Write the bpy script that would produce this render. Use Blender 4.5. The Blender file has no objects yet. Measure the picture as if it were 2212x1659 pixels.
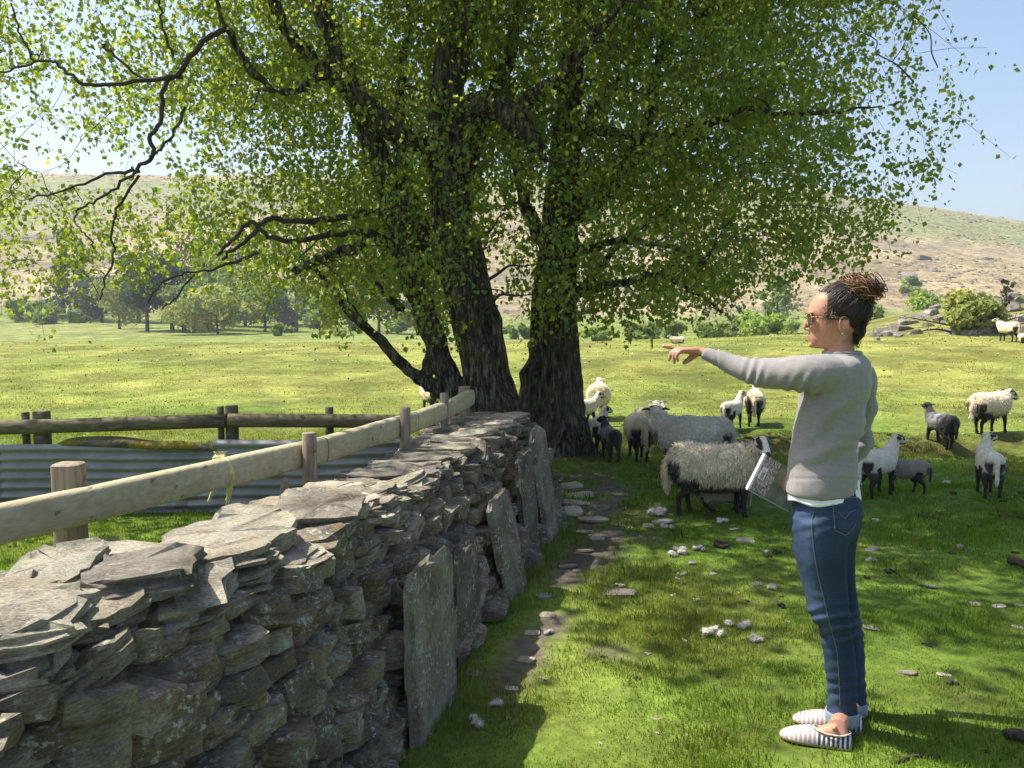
import bpy, math, random
import numpy as np
from mathutils import Vector, Matrix

random.seed(7)
RNG = np.random.default_rng(7)
SC = bpy.context.scene
COL = SC.collection

# ------------------------------------------------------------------ camera
CAM_H = 1.6
F = 1800.0                      # focal length in pixels of a 2212 px wide picture (about 28 mm)
K = F / 3322.6                  # depth unit used in the lists below
CX, CY = 1106.0, 829.5
PITCH = math.atan((CY - 673.0) / F)
cam_d = bpy.data.cameras.new('camera')
cam = bpy.data.objects.new('camera', cam_d)
COL.objects.link(cam)
cam.location = (0, 0, CAM_H)
cam.rotation_euler = (math.pi / 2 - PITCH, 0, 0)
cam_d.sensor_width = 36.0
cam_d.lens = 36.0 * F / 2212.0
cam_d.clip_start = 0.05
cam_d.clip_end = 5000
SC.camera = cam

# ------------------------------------------------------------------ sky, sun, exposure
SUN_EL = math.radians(57)
SUN_H = Vector((-0.96, 0.28, 0)).normalized()      # horizontal direction towards the sun
world = bpy.data.worlds.new('World')
SC.world = world
world.use_nodes = True
wn = world.node_tree
wn.nodes.clear()
sky = wn.nodes.new('ShaderNodeTexSky')
sky.sky_type = 'NISHITA'
sky.sun_disc = False
sky.sun_elevation = SUN_EL
sky.sun_rotation = math.atan2(SUN_H.x, SUN_H.y)
sky.altitude = 100
sky.air_density = 1.0
sky.dust_density = 3.0
sky.ozone_density = 1.0
bg = wn.nodes.new('ShaderNodeBackground')
bg.inputs['Strength'].default_value = 0.125
wo = wn.nodes.new('ShaderNodeOutputWorld')
wn.links.new(sky.outputs[0], bg.inputs[0])
wn.links.new(bg.outputs[0], wo.inputs[0])

sun_d = bpy.data.lights.new('sun', 'SUN')
sun_d.energy = 5.0
sun_d.angle = math.radians(0.53)
sun_d.color = (1.0, 0.93, 0.80)
sun = bpy.data.objects.new('sun', sun_d)
COL.objects.link(sun)
SUN_DIR = Vector((SUN_H.x * math.cos(SUN_EL), SUN_H.y * math.cos(SUN_EL), math.sin(SUN_EL)))
sun.rotation_euler = SUN_DIR.to_track_quat('Z', 'Y').to_euler()
sun.location = (-20, 10, 30)

SC.view_settings.view_transform = 'Standard'
SC.view_settings.look = 'None'
SC.view_settings.exposure = 0.85
SC.view_settings.gamma = 1.0
SC.view_settings.use_curve_mapping = False
SC.render.engine = 'CYCLES'
SC.cycles.max_bounces = 7
SC.cycles.diffuse_bounces = 3
SC.cycles.glossy_bounces = 2
SC.cycles.transmission_bounces = 4
SC.cycles.transparent_max_bounces = 8
SC.cycles.volume_bounces = 0
SC.cycles.caustics_reflective = False
SC.cycles.caustics_refractive = False
SC.cycles.use_denoising = True

# ------------------------------------------------------------------ helpers
SP, CP = math.sin(PITCH), math.cos(PITCH)

def ray(px, py):
    a, b = (px - CX) / F, -(py - CY) / F
    return np.array([a, CP + b * SP, -SP + b * CP])

def P(px, py, y):
    """point that the photograph shows at pixel px, py (2212 px wide) when it stands y depth units (K metres) ahead"""
    y = y * K
    d = ray(px, py)
    return np.array([0, 0, CAM_H]) + d * (y / d[1])

def proj(p):
    p = np.asarray(p, float)
    x, y, z = p[..., 0], p[..., 1], p[..., 2] - CAM_H
    fwd = y * CP - z * SP
    up = y * SP + z * CP
    return CX + F * x / fwd, CY - F * up / fwd

def sstep(t):
    t = np.clip(t, 0, 1)
    return t * t * (3 - 2 * t)

def _hash(i, j, k, s):
    n = (i * 374761393 + j * 668265263 + k * 2147483647 + s * 1274126177) & 0xFFFFFFFF
    n = ((n ^ (n >> 13)) * 1274126177) & 0xFFFFFFFF
    n = n ^ (n >> 16)
    return (n & 0xFFFFFF) / float(0xFFFFFF)

def vnoise(p, seed=0):
    p = np.asarray(p, float)
    f = np.floor(p)
    i = f.astype(np.int64)
    t = p - f
    t = t * t * (3 - 2 * t)
    r = 0
    for a in (0, 1):
        for b in (0, 1):
            for c in (0, 1):
                w = (t[..., 0] if a else 1 - t[..., 0]) * (t[..., 1] if b else 1 - t[..., 1]) * (t[..., 2] if c else 1 - t[..., 2])
                r = r + w * _hash(i[..., 0] + a, i[..., 1] + b, i[..., 2] + c, seed)
    return r * 2 - 1

def fbm(p, octaves=3, seed=0, gain=0.5):
    p = np.asarray(p, float)
    r, a, s = 0, 1.0, 0.0
    for o in range(octaves):
        r = r + a * vnoise(p * 2 ** o, seed + o)
        s += a
        a *= gain
    return r / s

def gz(x, y):
    x = np.asarray(x, float)
    yr = np.asarray(y, float)
    y = yr / K
    z = np.interp(y, [-50, 0, 20.5, 28, 45, 55, 63, 80, 120, 180, 260, 320, 420, 900],
                  [0, 0, 0, .02, .33, .42, .34, -.3, -1.1, -1.6, -1.7, -.4, 0, 0])
    z = z - .22 * sstep((y - 12.5) / 5) * (1 - sstep((y - 19.1) / 1.3)) * sstep((x - .3) / 2.2)
    z = z + .35 * sstep((x - 1) / 13) * sstep((y - 26) / 18) * (1 - sstep((y - 75) / 40))
    z = z + 1.75 * sstep((x - 12.8) / 10) * sstep((y - 49) / 11) * (1 - sstep((y - 78) / 30))
    z = z + .10 * np.exp(-(((x - .9) / 1.5) ** 2 + ((y - 16.6) / 1.6) ** 2))
    r = np.hypot(x, y)
    u = x / np.maximum(y, 1.0)
    e = np.interp(u, [-.8, -.3, -.05, .05, .18, .333, .6, 1.2], [.06, .088, .090, .090, .0825, .057, .025, .01])
    t = np.clip((r - 300) / 400, 0, 1)
    hill = e * 690 * (t ** 1.15) * sstep((y - 60) / 180)
    z = z + hill
    p = np.stack([x, yr, 0 * x], -1)
    near = 1 - sstep((r - 60) / 60)
    z = z + near * (.05 * fbm(p * .35, 2, 3) * sstep((r - 6) / 10) + .012 * fbm(p * 2.3, 2, 5))
    far = sstep((r - 90) / 200)
    z = z + far * (1.5 * fbm(p * .02, 3, 9) + .9 * fbm(p * .09, 2, 11) * sstep((r - 300) / 80))
    return z

def G(px, py, ymax=120):
    """where the sight line through a pixel meets the ground"""
    d = ray(px, py)
    ys = np.geomspace(1.3, ymax * K, 1500)
    pts = np.array([0, 0, CAM_H]) + d[None] * (ys / d[1])[:, None]
    dz = pts[:, 2] - gz(pts[:, 0], pts[:, 1])
    k = np.argmax(dz < 0)
    if dz[k] >= 0:
        k = len(ys) - 1
    p = pts[k].copy()
    p[2] = gz(p[0], p[1])
    return p

def mesh_np(name, verts, faces, smooth=False):
    """verts (n,3); faces a list of integer arrays, each (k, m)"""
    if not isinstance(faces, (list, tuple)):
        faces = [faces]
    faces = [np.asarray(f, np.int32) for f in faces if len(f)]
    me = bpy.data.meshes.new(name)
    verts = np.asarray(verts, np.float32)
    me.vertices.add(len(verts))
    me.vertices.foreach_set('co', verts.ravel())
    nl = sum(f.size for f in faces)
    npoly = sum(len(f) for f in faces)
    me.loops.add(nl)
    me.polygons.add(npoly)
    me.loops.foreach_set('vertex_index', np.concatenate([f.ravel() for f in faces]))
    sizes = np.concatenate([np.full(len(f), f.shape[1], np.int32) for f in faces])
    starts = np.concatenate([[0], np.cumsum(sizes)[:-1]]).astype(np.int32)
    me.polygons.foreach_set('loop_start', starts)
    me.polygons.foreach_set('loop_total', sizes)
    me.polygons.foreach_set('use_smooth', np.full(npoly, smooth))
    me.update(calc_edges=True)
    return me

def vcol(me, cols, name='tint'):
    a = me.color_attributes.new(name, 'FLOAT_COLOR', 'POINT')
    c = np.ones((len(me.vertices), 4), np.float32)
    c[:, :3] = cols
    a.data.foreach_set('color', c.ravel())

def coords(me):
    a = np.empty(len(me.vertices) * 3, np.float32)
    me.vertices.foreach_get('co', a)
    return a.reshape(-1, 3).astype(float)

def set_coords(me, v):
    me.vertices.foreach_set('co', np.asarray(v, np.float32).ravel())
    me.update()

def normals(me):
    a = np.empty(len(me.vertices) * 3, np.float32)
    me.vertices.foreach_get('normal', a)
    return a.reshape(-1, 3).astype(float)

def obj(name, me, mat=None, parent=None, loc=None, rot=None, scale=None):
    o = bpy.data.objects.new(name, me)
    COL.objects.link(o)
    if mat is not None and me is not None and len(me.materials) == 0:
        me.materials.append(mat)
    if parent is not None:
        o.parent = parent
    if loc is not None:
        o.location = loc
    if rot is not None:
        o.rotation_euler = rot
    if scale is not None:
        o.scale = scale if hasattr(scale, '__len__') else (scale,) * 3
    return o

def empty(name, loc):
    o = bpy.data.objects.new(name, None)
    o.empty_display_size = .2
    COL.objects.link(o)
    o.location = loc
    return o

def tag(o, label=None, category=None, group=None, kind=None):
    if label:
        o['label'] = label
    if category:
        o['category'] = category
    if group:
        o['group'] = group
    if kind:
        o['kind'] = kind
    return o

class MB:
    """collects shapes for one mesh"""
    def __init__(self):
        self.v, self.q, self.t, self.n = [], [], [], 0

    def add(self, v, quads=None, tris=None):
        v = np.asarray(v, float)
        if quads is not None and len(quads):
            self.q.append(np.asarray(quads) + self.n)
        if tris is not None and len(tris):
            self.t.append(np.asarray(tris) + self.n)
        self.v.append(v)
        self.n += len(v)

    def rings(self, rings, caps=True):
        """rings: list of (m,3) arrays joined into a closed tube"""
        m = len(rings[0])
        k = len(rings)
        v = np.concatenate(rings)
        i = np.arange(m)
        q = []
        for r in range(k - 1):
            a, b = r * m + i, r * m + (i + 1) % m
            q.append(np.stack([a, b, b + m, a + m], 1))
        t = None
        if caps:
            v = np.concatenate([v, [rings[0].mean(0)], [rings[-1].mean(0)]])
            c0, c1 = k * m, k * m + 1
            t = np.concatenate([np.stack([(i + 1) % m, i, np.full(m, c0)], 1),
                                np.stack([(k - 1) * m + i, (k - 1) * m + (i + 1) % m, np.full(m, c1)], 1)])
        self.add(v, np.concatenate(q), t)

    def tube(self, pts, rad, seg=8, caps=True, flat=1.0):
        pts = np.asarray(pts, float)
        rad = np.broadcast_to(np.asarray(rad, float), (len(pts),))
        tan = np.gradient(pts, axis=0)
        tan /= np.linalg.norm(tan, axis=1)[:, None] + 1e-9
        up = np.array([0, 0, 1.0]) if abs(tan[0, 2]) < .9 else np.array([1.0, 0, 0])
        rings = []
        th = np.linspace(0, 2 * np.pi, seg, endpoint=False)
        for p, t, r in zip(pts, tan, rad):
            s = np.cross(t, up)
            s /= np.linalg.norm(s) + 1e-9
            u = np.cross(s, t)
            up = u
            rings.append(p + r * (np.cos(th)[:, None] * s + flat * np.sin(th)[:, None] * u))
        self.rings(rings, caps)

    def ball(self, c, r, seg=12, rot=None):
        r = np.broadcast_to(np.asarray(r, float), (3,))
        th = np.linspace(0, 2 * np.pi, seg, endpoint=False)
        rings = []
        for ph in np.linspace(-np.pi / 2 + .12, np.pi / 2 - .12, seg // 2 + 1):
            rg = np.stack([np.cos(ph) * np.cos(th) * r[0], np.cos(ph) * np.sin(th) * r[1], np.full(seg, np.sin(ph) * r[2])], 1)
            if rot is not None:
                rg = rg @ np.asarray(rot).T
            rings.append(rg + np.asarray(c, float))
        self.rings(rings)

    def box(self, lo, hi):
        x0, y0, z0 = lo
        x1, y1, z1 = hi
        v = [(x0, y0, z0), (x1, y0, z0), (x1, y1, z0), (x0, y1, z0), (x0, y0, z1), (x1, y0, z1), (x1, y1, z1), (x0, y1, z1)]
        self.add(v, [(0, 3, 2, 1), (4, 5, 6, 7), (0, 1, 5, 4), (1, 2, 6, 5), (2, 3, 7, 6), (3, 0, 4, 7)])

    def mesh(self, name, smooth=False, offset=None):
        v = np.concatenate(self.v)
        if offset is not None:
            v = v - np.asarray(offset)
        fs = []
        if self.q:
            fs.append(np.concatenate(self.q))
        if self.t:
            fs.append(np.concatenate(self.t))
        return mesh_np(name, v, fs, smooth)

def remesh(me, voxel, smooth=2, factor=.5):
    """fuse overlapping closed shapes into one continuous skin"""
    o = bpy.data.objects.new('tmp', me)
    COL.objects.link(o)
    m = o.modifiers.new('r', 'REMESH')
    m.mode = 'VOXEL'
    m.voxel_size = voxel
    m.use_smooth_shade = True
    if smooth:
        s = o.modifiers.new('s', 'SMOOTH')
        s.iterations = smooth
        s.factor = factor
    dg = bpy.context.evaluated_depsgraph_get()
    out = bpy.data.meshes.new_from_object(o.evaluated_get(dg))
    out.name = me.name
    bpy.data.objects.remove(o)
    bpy.data.meshes.remove(me)
    return out

def rotz(a):
    c, s = math.cos(a), math.sin(a)
    return np.array([[c, -s, 0], [s, c, 0], [0, 0, 1.0]])

def spline(pts, n):
    """Catmull-Rom through rows of pts (any width), n samples per span"""
    p = np.asarray(pts, float)
    p = np.concatenate([[2 * p[0] - p[1]], p, [2 * p[-1] - p[-2]]])
    out = []
    for i in range(1, len(p) - 2):
        for t in np.linspace(0, 1, n, endpoint=False):
            a, b, c, d = p[i - 1], p[i], p[i + 1], p[i + 2]
            out.append(.5 * ((2 * b) + (-a + c) * t + (2 * a - 5 * b + 4 * c - d) * t ** 2 + (-a + 3 * b - 3 * c + d) * t ** 3))
    out.append(p[-2])
    return np.array(out)

# ------------------------------------------------------------------ materials
class NT:
    def __init__(self, name):
        self.m = bpy.data.materials.new(name)
        self.m.use_nodes = True
        self.t = self.m.node_tree
        self.t.nodes.clear()
        self.out = self.t.nodes.new('ShaderNodeOutputMaterial')

    def n(self, kind, **kw):
        nd = self.t.nodes.new('ShaderNode' + kind)
        for k, v in kw.items():
            if k[0] == '_':
                setattr(nd, k[1:], v)
            else:
                key = k.replace('__', ' ')
                self.set(nd.inputs[int(key[1:])] if key[0] == 'i' and key[1:].isdigit() else nd.inputs[key], v)
        return nd

    def set(self, sock, v):
        if isinstance(v, bpy.types.NodeSocket):
            self.t.links.new(v, sock)
        elif isinstance(v, bpy.types.Node):
            self.t.links.new(v.outputs[0], sock)
        elif isinstance(v, (tuple, list)) and sock.type == 'RGBA' and len(v) == 3:
            sock.default_value = (*v, 1)
        else:
            sock.default_value = v

    def noise(self, vec, scale, detail=3, rough=.55, dist=0.0):
        return self.n('TexNoise', Vector=vec, Scale=scale, Detail=detail, Roughness=rough, Distortion=dist).outputs['Fac']

    def ramp(self, fac, stops):
        r = self.n('ValToRGB', Fac=fac)
        e = r.color_ramp.elements
        while len(e) < len(stops):
            e.new(.5)
        for el, (p, c) in zip(e, stops):
            el.position = p
            el.color = (*c, 1) if hasattr(c, '__len__') else (c, c, c, 1)
        return r.outputs[0]

    def mix(self, fac, a, b, mode='MIX'):
        nd = self.t.nodes.new('ShaderNodeMix')
        nd.data_type = 'RGBA'
        nd.blend_type = mode
        self.set(nd.inputs[0], fac)
        self.set(nd.inputs[6], a)
        self.set(nd.inputs[7], b)
        return nd.outputs[2]

    def math(self, op, a, b=0.0):
        nd = self.n('Math', _operation=op)
        self.set(nd.inputs[0], a)
        self.set(nd.inputs[1], b)
        return nd.outputs[0]

    def map(self, vec, scale=(1, 1, 1), loc=(0, 0, 0)):
        nd = self.n('Mapping', Vector=vec, Scale=scale)
        self.set(nd.inputs['Location'], loc)
        return nd.outputs[0]

    def attr(self, name='tint'):
        return self.n('Attribute', _attribute_name=name).outputs['Color']

    def bump(self, h, strength=.4, dist=.02):
        return self.n('Bump', Height=h, Strength=strength, Distance=dist).outputs[0]

    def done(self, color, rough=.8, normal=None, spec=.3, **kw):
        b = self.n('BsdfPrincipled', Roughness=rough)
        self.set(b.inputs['Base Color'], color)
        b.inputs['Specular IOR Level'].default_value = spec
        if normal is not None:
            self.set(b.inputs['Normal'], normal)
        for k, v in kw.items():
            self.set(b.inputs[k.replace('__', ' ')], v)
        self.t.links.new(b.outputs[0], self.out.inputs[0])
        return self.m

    def co(self, which='Object'):
        return self.n('TexCoord').outputs[which]

    def pos(self):
        return self.n('NewGeometry').outputs['Position']
# ------------------------------------------------------------------ the ground
def wall_right_base(y):
    return np.interp(np.asarray(y) / K, [2, 5.8, 7.3, 9.4, 11.1, 12.4], [-.86, -.36, -.18, .13, .33, .45])

def path_weight(x, y):
    """bare trodden strip along the foot of the wall"""
    d = x - wall_right_base(y)
    p = np.stack([x, y, 0 * x], -1)
    y = y / K
    c = np.interp(y, [4, 7, 9, 12, 16], [.25, .28, .30, .38, .3])
    w = np.interp(y, [4, 7, 9, 12, 16], [.08, .11, .15, .26, .3])
    k = np.exp(-((d - c) / w) ** 2) * sstep((y - 4.5) / 3) * (1 - sstep((y - 14) / 2.5))
    bare = np.clip(fbm(p * 2.1, 3, 23) * 2.2 - .95, 0, .75) * (y < 19)
    return np.clip(np.maximum(k * (.85 + 1.9 * fbm(p * 4.1, 3, 21)) - .14, bare), 0, 1)

def ground_colour(x, y, z):
    p = np.stack([x, y, 0 * x], -1)
    yreal = y
    y = y / K
    r = np.hypot(x, y)
    n1 = fbm(p * .22, 3, 31)
    n2 = fbm(p * .9, 3, 35)
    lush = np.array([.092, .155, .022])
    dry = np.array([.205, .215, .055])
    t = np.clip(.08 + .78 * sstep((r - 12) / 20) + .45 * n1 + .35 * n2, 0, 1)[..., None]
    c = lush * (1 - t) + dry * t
    # the worn bank that crosses the field
    bank = np.exp(-((y - 19.7) / .55) ** 2) * sstep((x - .8) / 1.5) * (y < 24)
    bank = np.clip(bank * (.9 + 1.2 * fbm(p * 1.7, 3, 41)), 0, 1)[..., None] * .8
    c = c * (1 - bank) + np.array([.10, .085, .035]) * bank
    w = path_weight(x, yreal)[..., None]
    c = c * (1 - w) + np.array([.115, .098, .078]) * w
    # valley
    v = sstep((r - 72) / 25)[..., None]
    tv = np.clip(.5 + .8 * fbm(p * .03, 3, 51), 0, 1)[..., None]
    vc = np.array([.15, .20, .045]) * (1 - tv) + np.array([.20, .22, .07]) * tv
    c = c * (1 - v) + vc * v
    # knoll with the rocks
    k = (sstep((x - 12) / 4) * sstep((y - 48) / 6) * (1 - sstep((y - 90) / 20)))[..., None]
    c = c * (1 - k * .7) + np.array([.17, .175, .055]) * k * .7
    # hillside: bleached bracken with green bands
    e = np.interp(x / np.maximum(y, 1), [-.8, -.3, -.05, .05, .18, .333, .6, 1.2], [.06, .088, .090, .090, .0825, .057, .025, .01])
    q = (z / np.maximum(r, 1)) / e
    h = sstep((q - .02 + .05 * fbm(p * .03, 2, 61)) / .06) * (y > 150)
    g = np.clip(sstep((q - .58 + .22 * fbm(p * .012, 3, 65)) / .14) * (1 - sstep((q - .93) / .05)) + .35 * fbm(p * .02, 3, 67), 0, 1)[..., None]
    tan = np.array([.285, .232, .140]) * (1 + .55 * fbm(p * .07, 4, 71))[..., None]
    rock = np.clip(fbm(p * .045, 4, 77) * 3 - .9, 0, 1)[..., None] * (q < .8)[..., None]
    hc = tan * (1 - g) + np.array([.20, .215, .10]) * g
    hc = hc * (1 - .65 * rock) + np.array([.11, .105, .11]) * .65 * rock
    h = h[..., None]
    return c * (1 - h) + hc * h

def build_ground():
    ang = np.concatenate([np.linspace(-36, 36, 400), np.linspace(37.5, 70, 30), np.linspace(74, 286, 50), np.linspace(290, 322.5, 30)])
    ang = np.radians(ang)
    rad = np.concatenate([np.linspace(.2, 1.2, 6), np.geomspace(1.3, 40, 300), np.geomspace(41, 520, 150)])
    A, R = np.meshgrid(ang, rad)
    X, Y = R * np.sin(A), R * np.cos(A)
    Z = gz(X, Y)
    v = np.stack([X.ravel(), Y.ravel(), Z.ravel()], 1)
    na, nr = len(ang), len(rad)
    i = np.arange(na)
    q = []
    for k in range(nr - 1):
        a, b = k * na + i, k * na + (i + 1) % na
        q.append(np.stack([a, a + na, b + na, b], 1))
    v = np.concatenate([v, [[0, 0, 0]]])
    tri = np.stack([np.full(na, len(v) - 1), i, (i + 1) % na], 1)
    me = mesh_np('ground', v, [np.concatenate(q), tri], True)
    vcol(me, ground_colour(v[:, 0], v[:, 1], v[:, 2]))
    m = NT('pasture')
    pos = m.pos()
    base = m.attr()
    fine = m.noise(pos, 14, 4, .65)
    mid = m.noise(pos, 1.6, 4, .6)
    huge = m.noise(pos, .16, 5, .65)
    hill = m.noise(m.map(pos, (1, 1, 2.5)), .42, 4, .75)
    c = m.mix(.75, base, m.ramp(fine, [(.25, .45), (.75, 1.5)]), 'MULTIPLY')
    c = m.mix(.6, c, m.ramp(mid, [(.3, .6), (.7, 1.35)]), 'MULTIPLY')
    c = m.mix(.5, c, m.ramp(huge, [(.3, .65), (.7, 1.3)]), 'MULTIPLY')
    c = m.mix(.7, c, m.ramp(hill, [(.40, .5), (.60, 1.4)]), 'MULTIPLY')
    h = m.math('ADD', fine, m.math('MULTIPLY', mid, 3.0))
    mat = m.done(c, .95, m.bump(h, .6, .03), .1)
    o = obj('ground', me, mat)
    tag(o, kind='structure')

build_ground()

# ------------------------------------------------------------------ grass blades
def blades(n, xs, ys, height, width, colour_fn, lean=.5):
    """n separate bent blades, two faces each"""
    z = gz(xs, ys)
    a = RNG.uniform(0, 2 * np.pi, n)
    h = height * RNG.uniform(.5, 1.35, n)
    w = width * RNG.uniform(.6, 1.3, n)
    b = RNG.uniform(0, 2 * np.pi, n)
    L = lean * RNG.uniform(.2, 1.2, n) * h
    base = np.stack([xs, ys, z - .004], 1)
    side = np.stack([np.cos(a), np.sin(a), 0 * a], 1) * (w / 2)[:, None]
    ln = np.stack([np.cos(b) * L, np.sin(b) * L, 0 * b], 1)
    mid = base + ln * .35 + np.array([0, 0, 1]) * (h * .6)[:, None]
    tip = base + ln + np.array([0, 0, 1]) * h[:, None]
    v = np.stack([base - side, base + side, mid + side * .75, mid - side * .75, tip], 1).reshape(-1, 3)
    k = np.arange(n) * 5
    q = np.stack([k, k + 1, k + 2, k + 3], 1)
    t = np.stack([k + 3, k + 2, k + 4], 1)
    c = np.repeat(colour_fn(xs, ys, z), 5, axis=0)
    return v, q, t, c

def build_grass():
    V, Q, T, C, n0 = [], [], [], [], 0
    bands = [(4.4, 8.2, 14000, .024, .0036), (8.2, 12.5, 6500, .026, .0048), (12.5, 20.5, 2600, .028, .008), (20.5, 40, 260, .022, .016), (40, 70, 14, .035, .035)]
    for y0, y1, dens, h, w in bands:
        area = .36 * 2 * (y1 ** 2 - y0 ** 2) / 2 * K
        n = int(area * dens)
        ys = np.sqrt(RNG.uniform(y0 ** 2, y1 ** 2, n))
        xs = RNG.uniform(-.36, .36, n) * ys
        ys = ys * K
        p = np.stack([xs, ys, 0 * xs], -1)
        keep = fbm(p * (5.0 if y0 < 20 else .5), 3, 81) > RNG.uniform(-.75, .35, n)
        inside_wall = (xs < wall_right_base(ys)) & (xs > wall_right_base(ys) - .75) & (ys < 12.4 * K)
        keep &= ~inside_wall
        keep &= RNG.uniform(0, 1, n) > path_weight(xs, ys) * 1.15
        hid = (xs < wall_right_base(ys) - .7) & (ys < 9.0 * K)
        keep &= ~hid
        xs, ys = xs[keep], ys[keep]
        n = len(xs)
        patch = 1 + 1.5 * np.clip(fbm(np.stack([xs, ys, 0 * xs], -1) * 2.4, 3, 85), -.42, 1)
        foot = 1 + 1.3 * np.exp(-((xs - wall_right_base(ys) - .05) / .1) ** 2) * (ys < 12.5 * K)
        def colf(x, y, z):
            c = ground_colour(x, y, z) * (1.15 + .5 * fbm(np.stack([x, y, 0 * x], -1) * 3.3, 3, 87))[:, None]
            r = RNG.uniform(0, 1, len(x))[:, None]
            c = c * (.75 + .6 * RNG.uniform(0, 1, len(x))[:, None])
            straw = (r > .95)
            return np.where(straw, np.array([.33, .28, .13]), c)
        v, q, t, c = blades(n, xs, ys, h * patch * foot, w, colf)
        V.append(v); Q.append(q + n0); T.append(t + n0); C.append(c)
        n0 += len(v)
    me = mesh_np('grass', np.concatenate(V), [np.concatenate(Q), np.concatenate(T)], True)
    vcol(me, np.concatenate(C))
    m = NT('grass_blade')
    col = m.attr()
    d = m.n('BsdfDiffuse', Color=col)
    tr = m.n('BsdfTranslucent', Color=m.mix(1.0, col, (1.5, 1.5, .7), 'MULTIPLY'))
    s = m.n('MixShader', Fac=.45)
    m.t.links.new(d.outputs[0], s.inputs[1])
    m.t.links.new(tr.outputs[0], s.inputs[2])
    m.t.links.new(s.outputs[0], m.out.inputs[0])
    o = obj('grass', me, m.m)
    tag(o, 'short cropped grass covering the pasture', 'grass', kind='stuff')

build_grass()
# ------------------------------------------------------------------ dry stone wall
def wall_top(y):
    return np.interp(np.asarray(y) / K, [2, 3.8, 4.4, 6.8, 9.3, 12.5], [.94, .92, .90, .83, .79, .77])

def wall_right_top(y):
    return np.interp(np.asarray(y) / K, [2, 4.34, 6.8, 9.26, 12.5], [-.96, -.66, -.47, -.27, .14])

def wall_left_top(y):
    return np.interp(np.asarray(y) / K, [2, 4.26, 7.06, 9.26, 12.5], [-1.42, -1.12, -.88, -.68, -.50])

def slate_material(name, dark, mid, pale, lichen=.5, streak=(1, 1, 6)):
    m = NT(name)
    inf = m.n('ObjectInfo')
    off = m.n('VectorMath', _operation='SCALE')
    m.t.links.new(m.n('CombineXYZ', X=37.0, Y=91.0, Z=53.0).outputs[0], off.inputs[0])
    m.t.links.new(inf.outputs['Random'], off.inputs['Scale'])
    v = m.n('VectorMath', _operation='ADD')
    m.t.links.new(m.pos(), v.inputs[0])
    m.t.links.new(off.outputs[0], v.inputs[1])
    vec = v.outputs[0]
    big = m.noise(vec, 7, 4, .6)
    grain = m.noise(m.map(vec, streak), 30, 6, .75)
    pit = m.noise(vec, 130, 4, .7)
    c = m.ramp(big, [(.3, dark), (.52, mid), (.75, pale)])
    rusty = m.ramp(m.noise(m.map(vec, (1, 1, 1), (5, 5, 5)), 5, 3), [(.52, 0.0), (.68, 1.0)])
    c = m.mix(m.math('MULTIPLY', rusty, .55), c, (.17, .115, .055))
    tone = m.ramp(inf.outputs['Random'], [(0, (.6, .6, .62)), (.35, (.95, .9, .8)), (.7, (1.05, 1.08, 1.02)), (1, (1.4, 1.36, 1.28))])
    c = m.mix(1.0, c, tone, 'MULTIPLY')
    c = m.mix(.85, c, m.ramp(grain, [(.30, .30), (.70, 1.5)]), 'MULTIPLY')
    c = m.mix(.5, c, m.ramp(pit, [(.3, .5), (.7, 1.35)]), 'MULTIPLY')
    spots = m.ramp(m.noise(vec, 55, 4, .65), [(.54, 0.0), (.60, 1.0)])
    where = m.ramp(m.noise(m.map(vec, (1, 1, 1), (9, 2, 4)), 11, 2), [(.48, 0.0), (.60, 1.0)])
    lf = m.math('MULTIPLY', m.math('MULTIPLY', spots, where), lichen)
    c = m.mix(lf, c, (.56, .56, .52))
    h = m.math('ADD', m.math('ADD', grain, m.math('MULTIPLY', pit, .35)), m.math('MULTIPLY', big, .5))
    return m.done(c, .78, m.bump(h, 1.0, .016), .25)

MAT_STONE = slate_material('slate_face', (.16, .14, .115), (.31, .275, .22), (.47, .425, .35), 1.0, (1.2, 1.2, 7))
MAT_COPE = slate_material('slate_weathered', (.27, .25, .215), (.50, .455, .375), (.66, .60, .49), .6, (2, 5, 16))
MAT_UPRIGHT = slate_material('slate_upright', (.17, .155, .135), (.29, .26, .22), (.42, .39, .34), 1.0, (9, 9, 1.2))

def hull_mesh(name, pts):
    import bmesh
    bm = bmesh.new()
    for p in pts:
        bm.verts.new(p)
    r = bmesh.ops.convex_hull(bm, input=bm.verts)
    junk = [g for g in r['geom_interior'] if isinstance(g, bmesh.types.BMVert)]
    bmesh.ops.delete(bm, geom=junk, context='VERTS')
    bmesh.ops.recalc_face_normals(bm, faces=bm.faces)
    me = bpy.data.meshes.new(name)
    bm.to_mesh(me)
    bm.free()
    return me

def stone_proto(k, material):
    """an angular broken stone about one unit long, half deep and 0.4 high"""
    r = np.random.default_rng(100 + k)
    pts = []
    nx = r.integers(4, 7)
    for i in range(nx):
        x = -.5 + i / (nx - 1)
        taper = 1 - .55 * abs(2 * x) ** 3 * r.uniform(.3, 1)
        for sy in (-1, 1):
            for sz in (-1, 1):
                pts.append((x + r.uniform(-.06, .06), sy * .5 * taper * r.uniform(.75, 1), sz * .5 * taper * r.uniform(.62, 1)))
    me = hull_mesh('stone', pts)
    me.materials.append(material)
    return me

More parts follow.
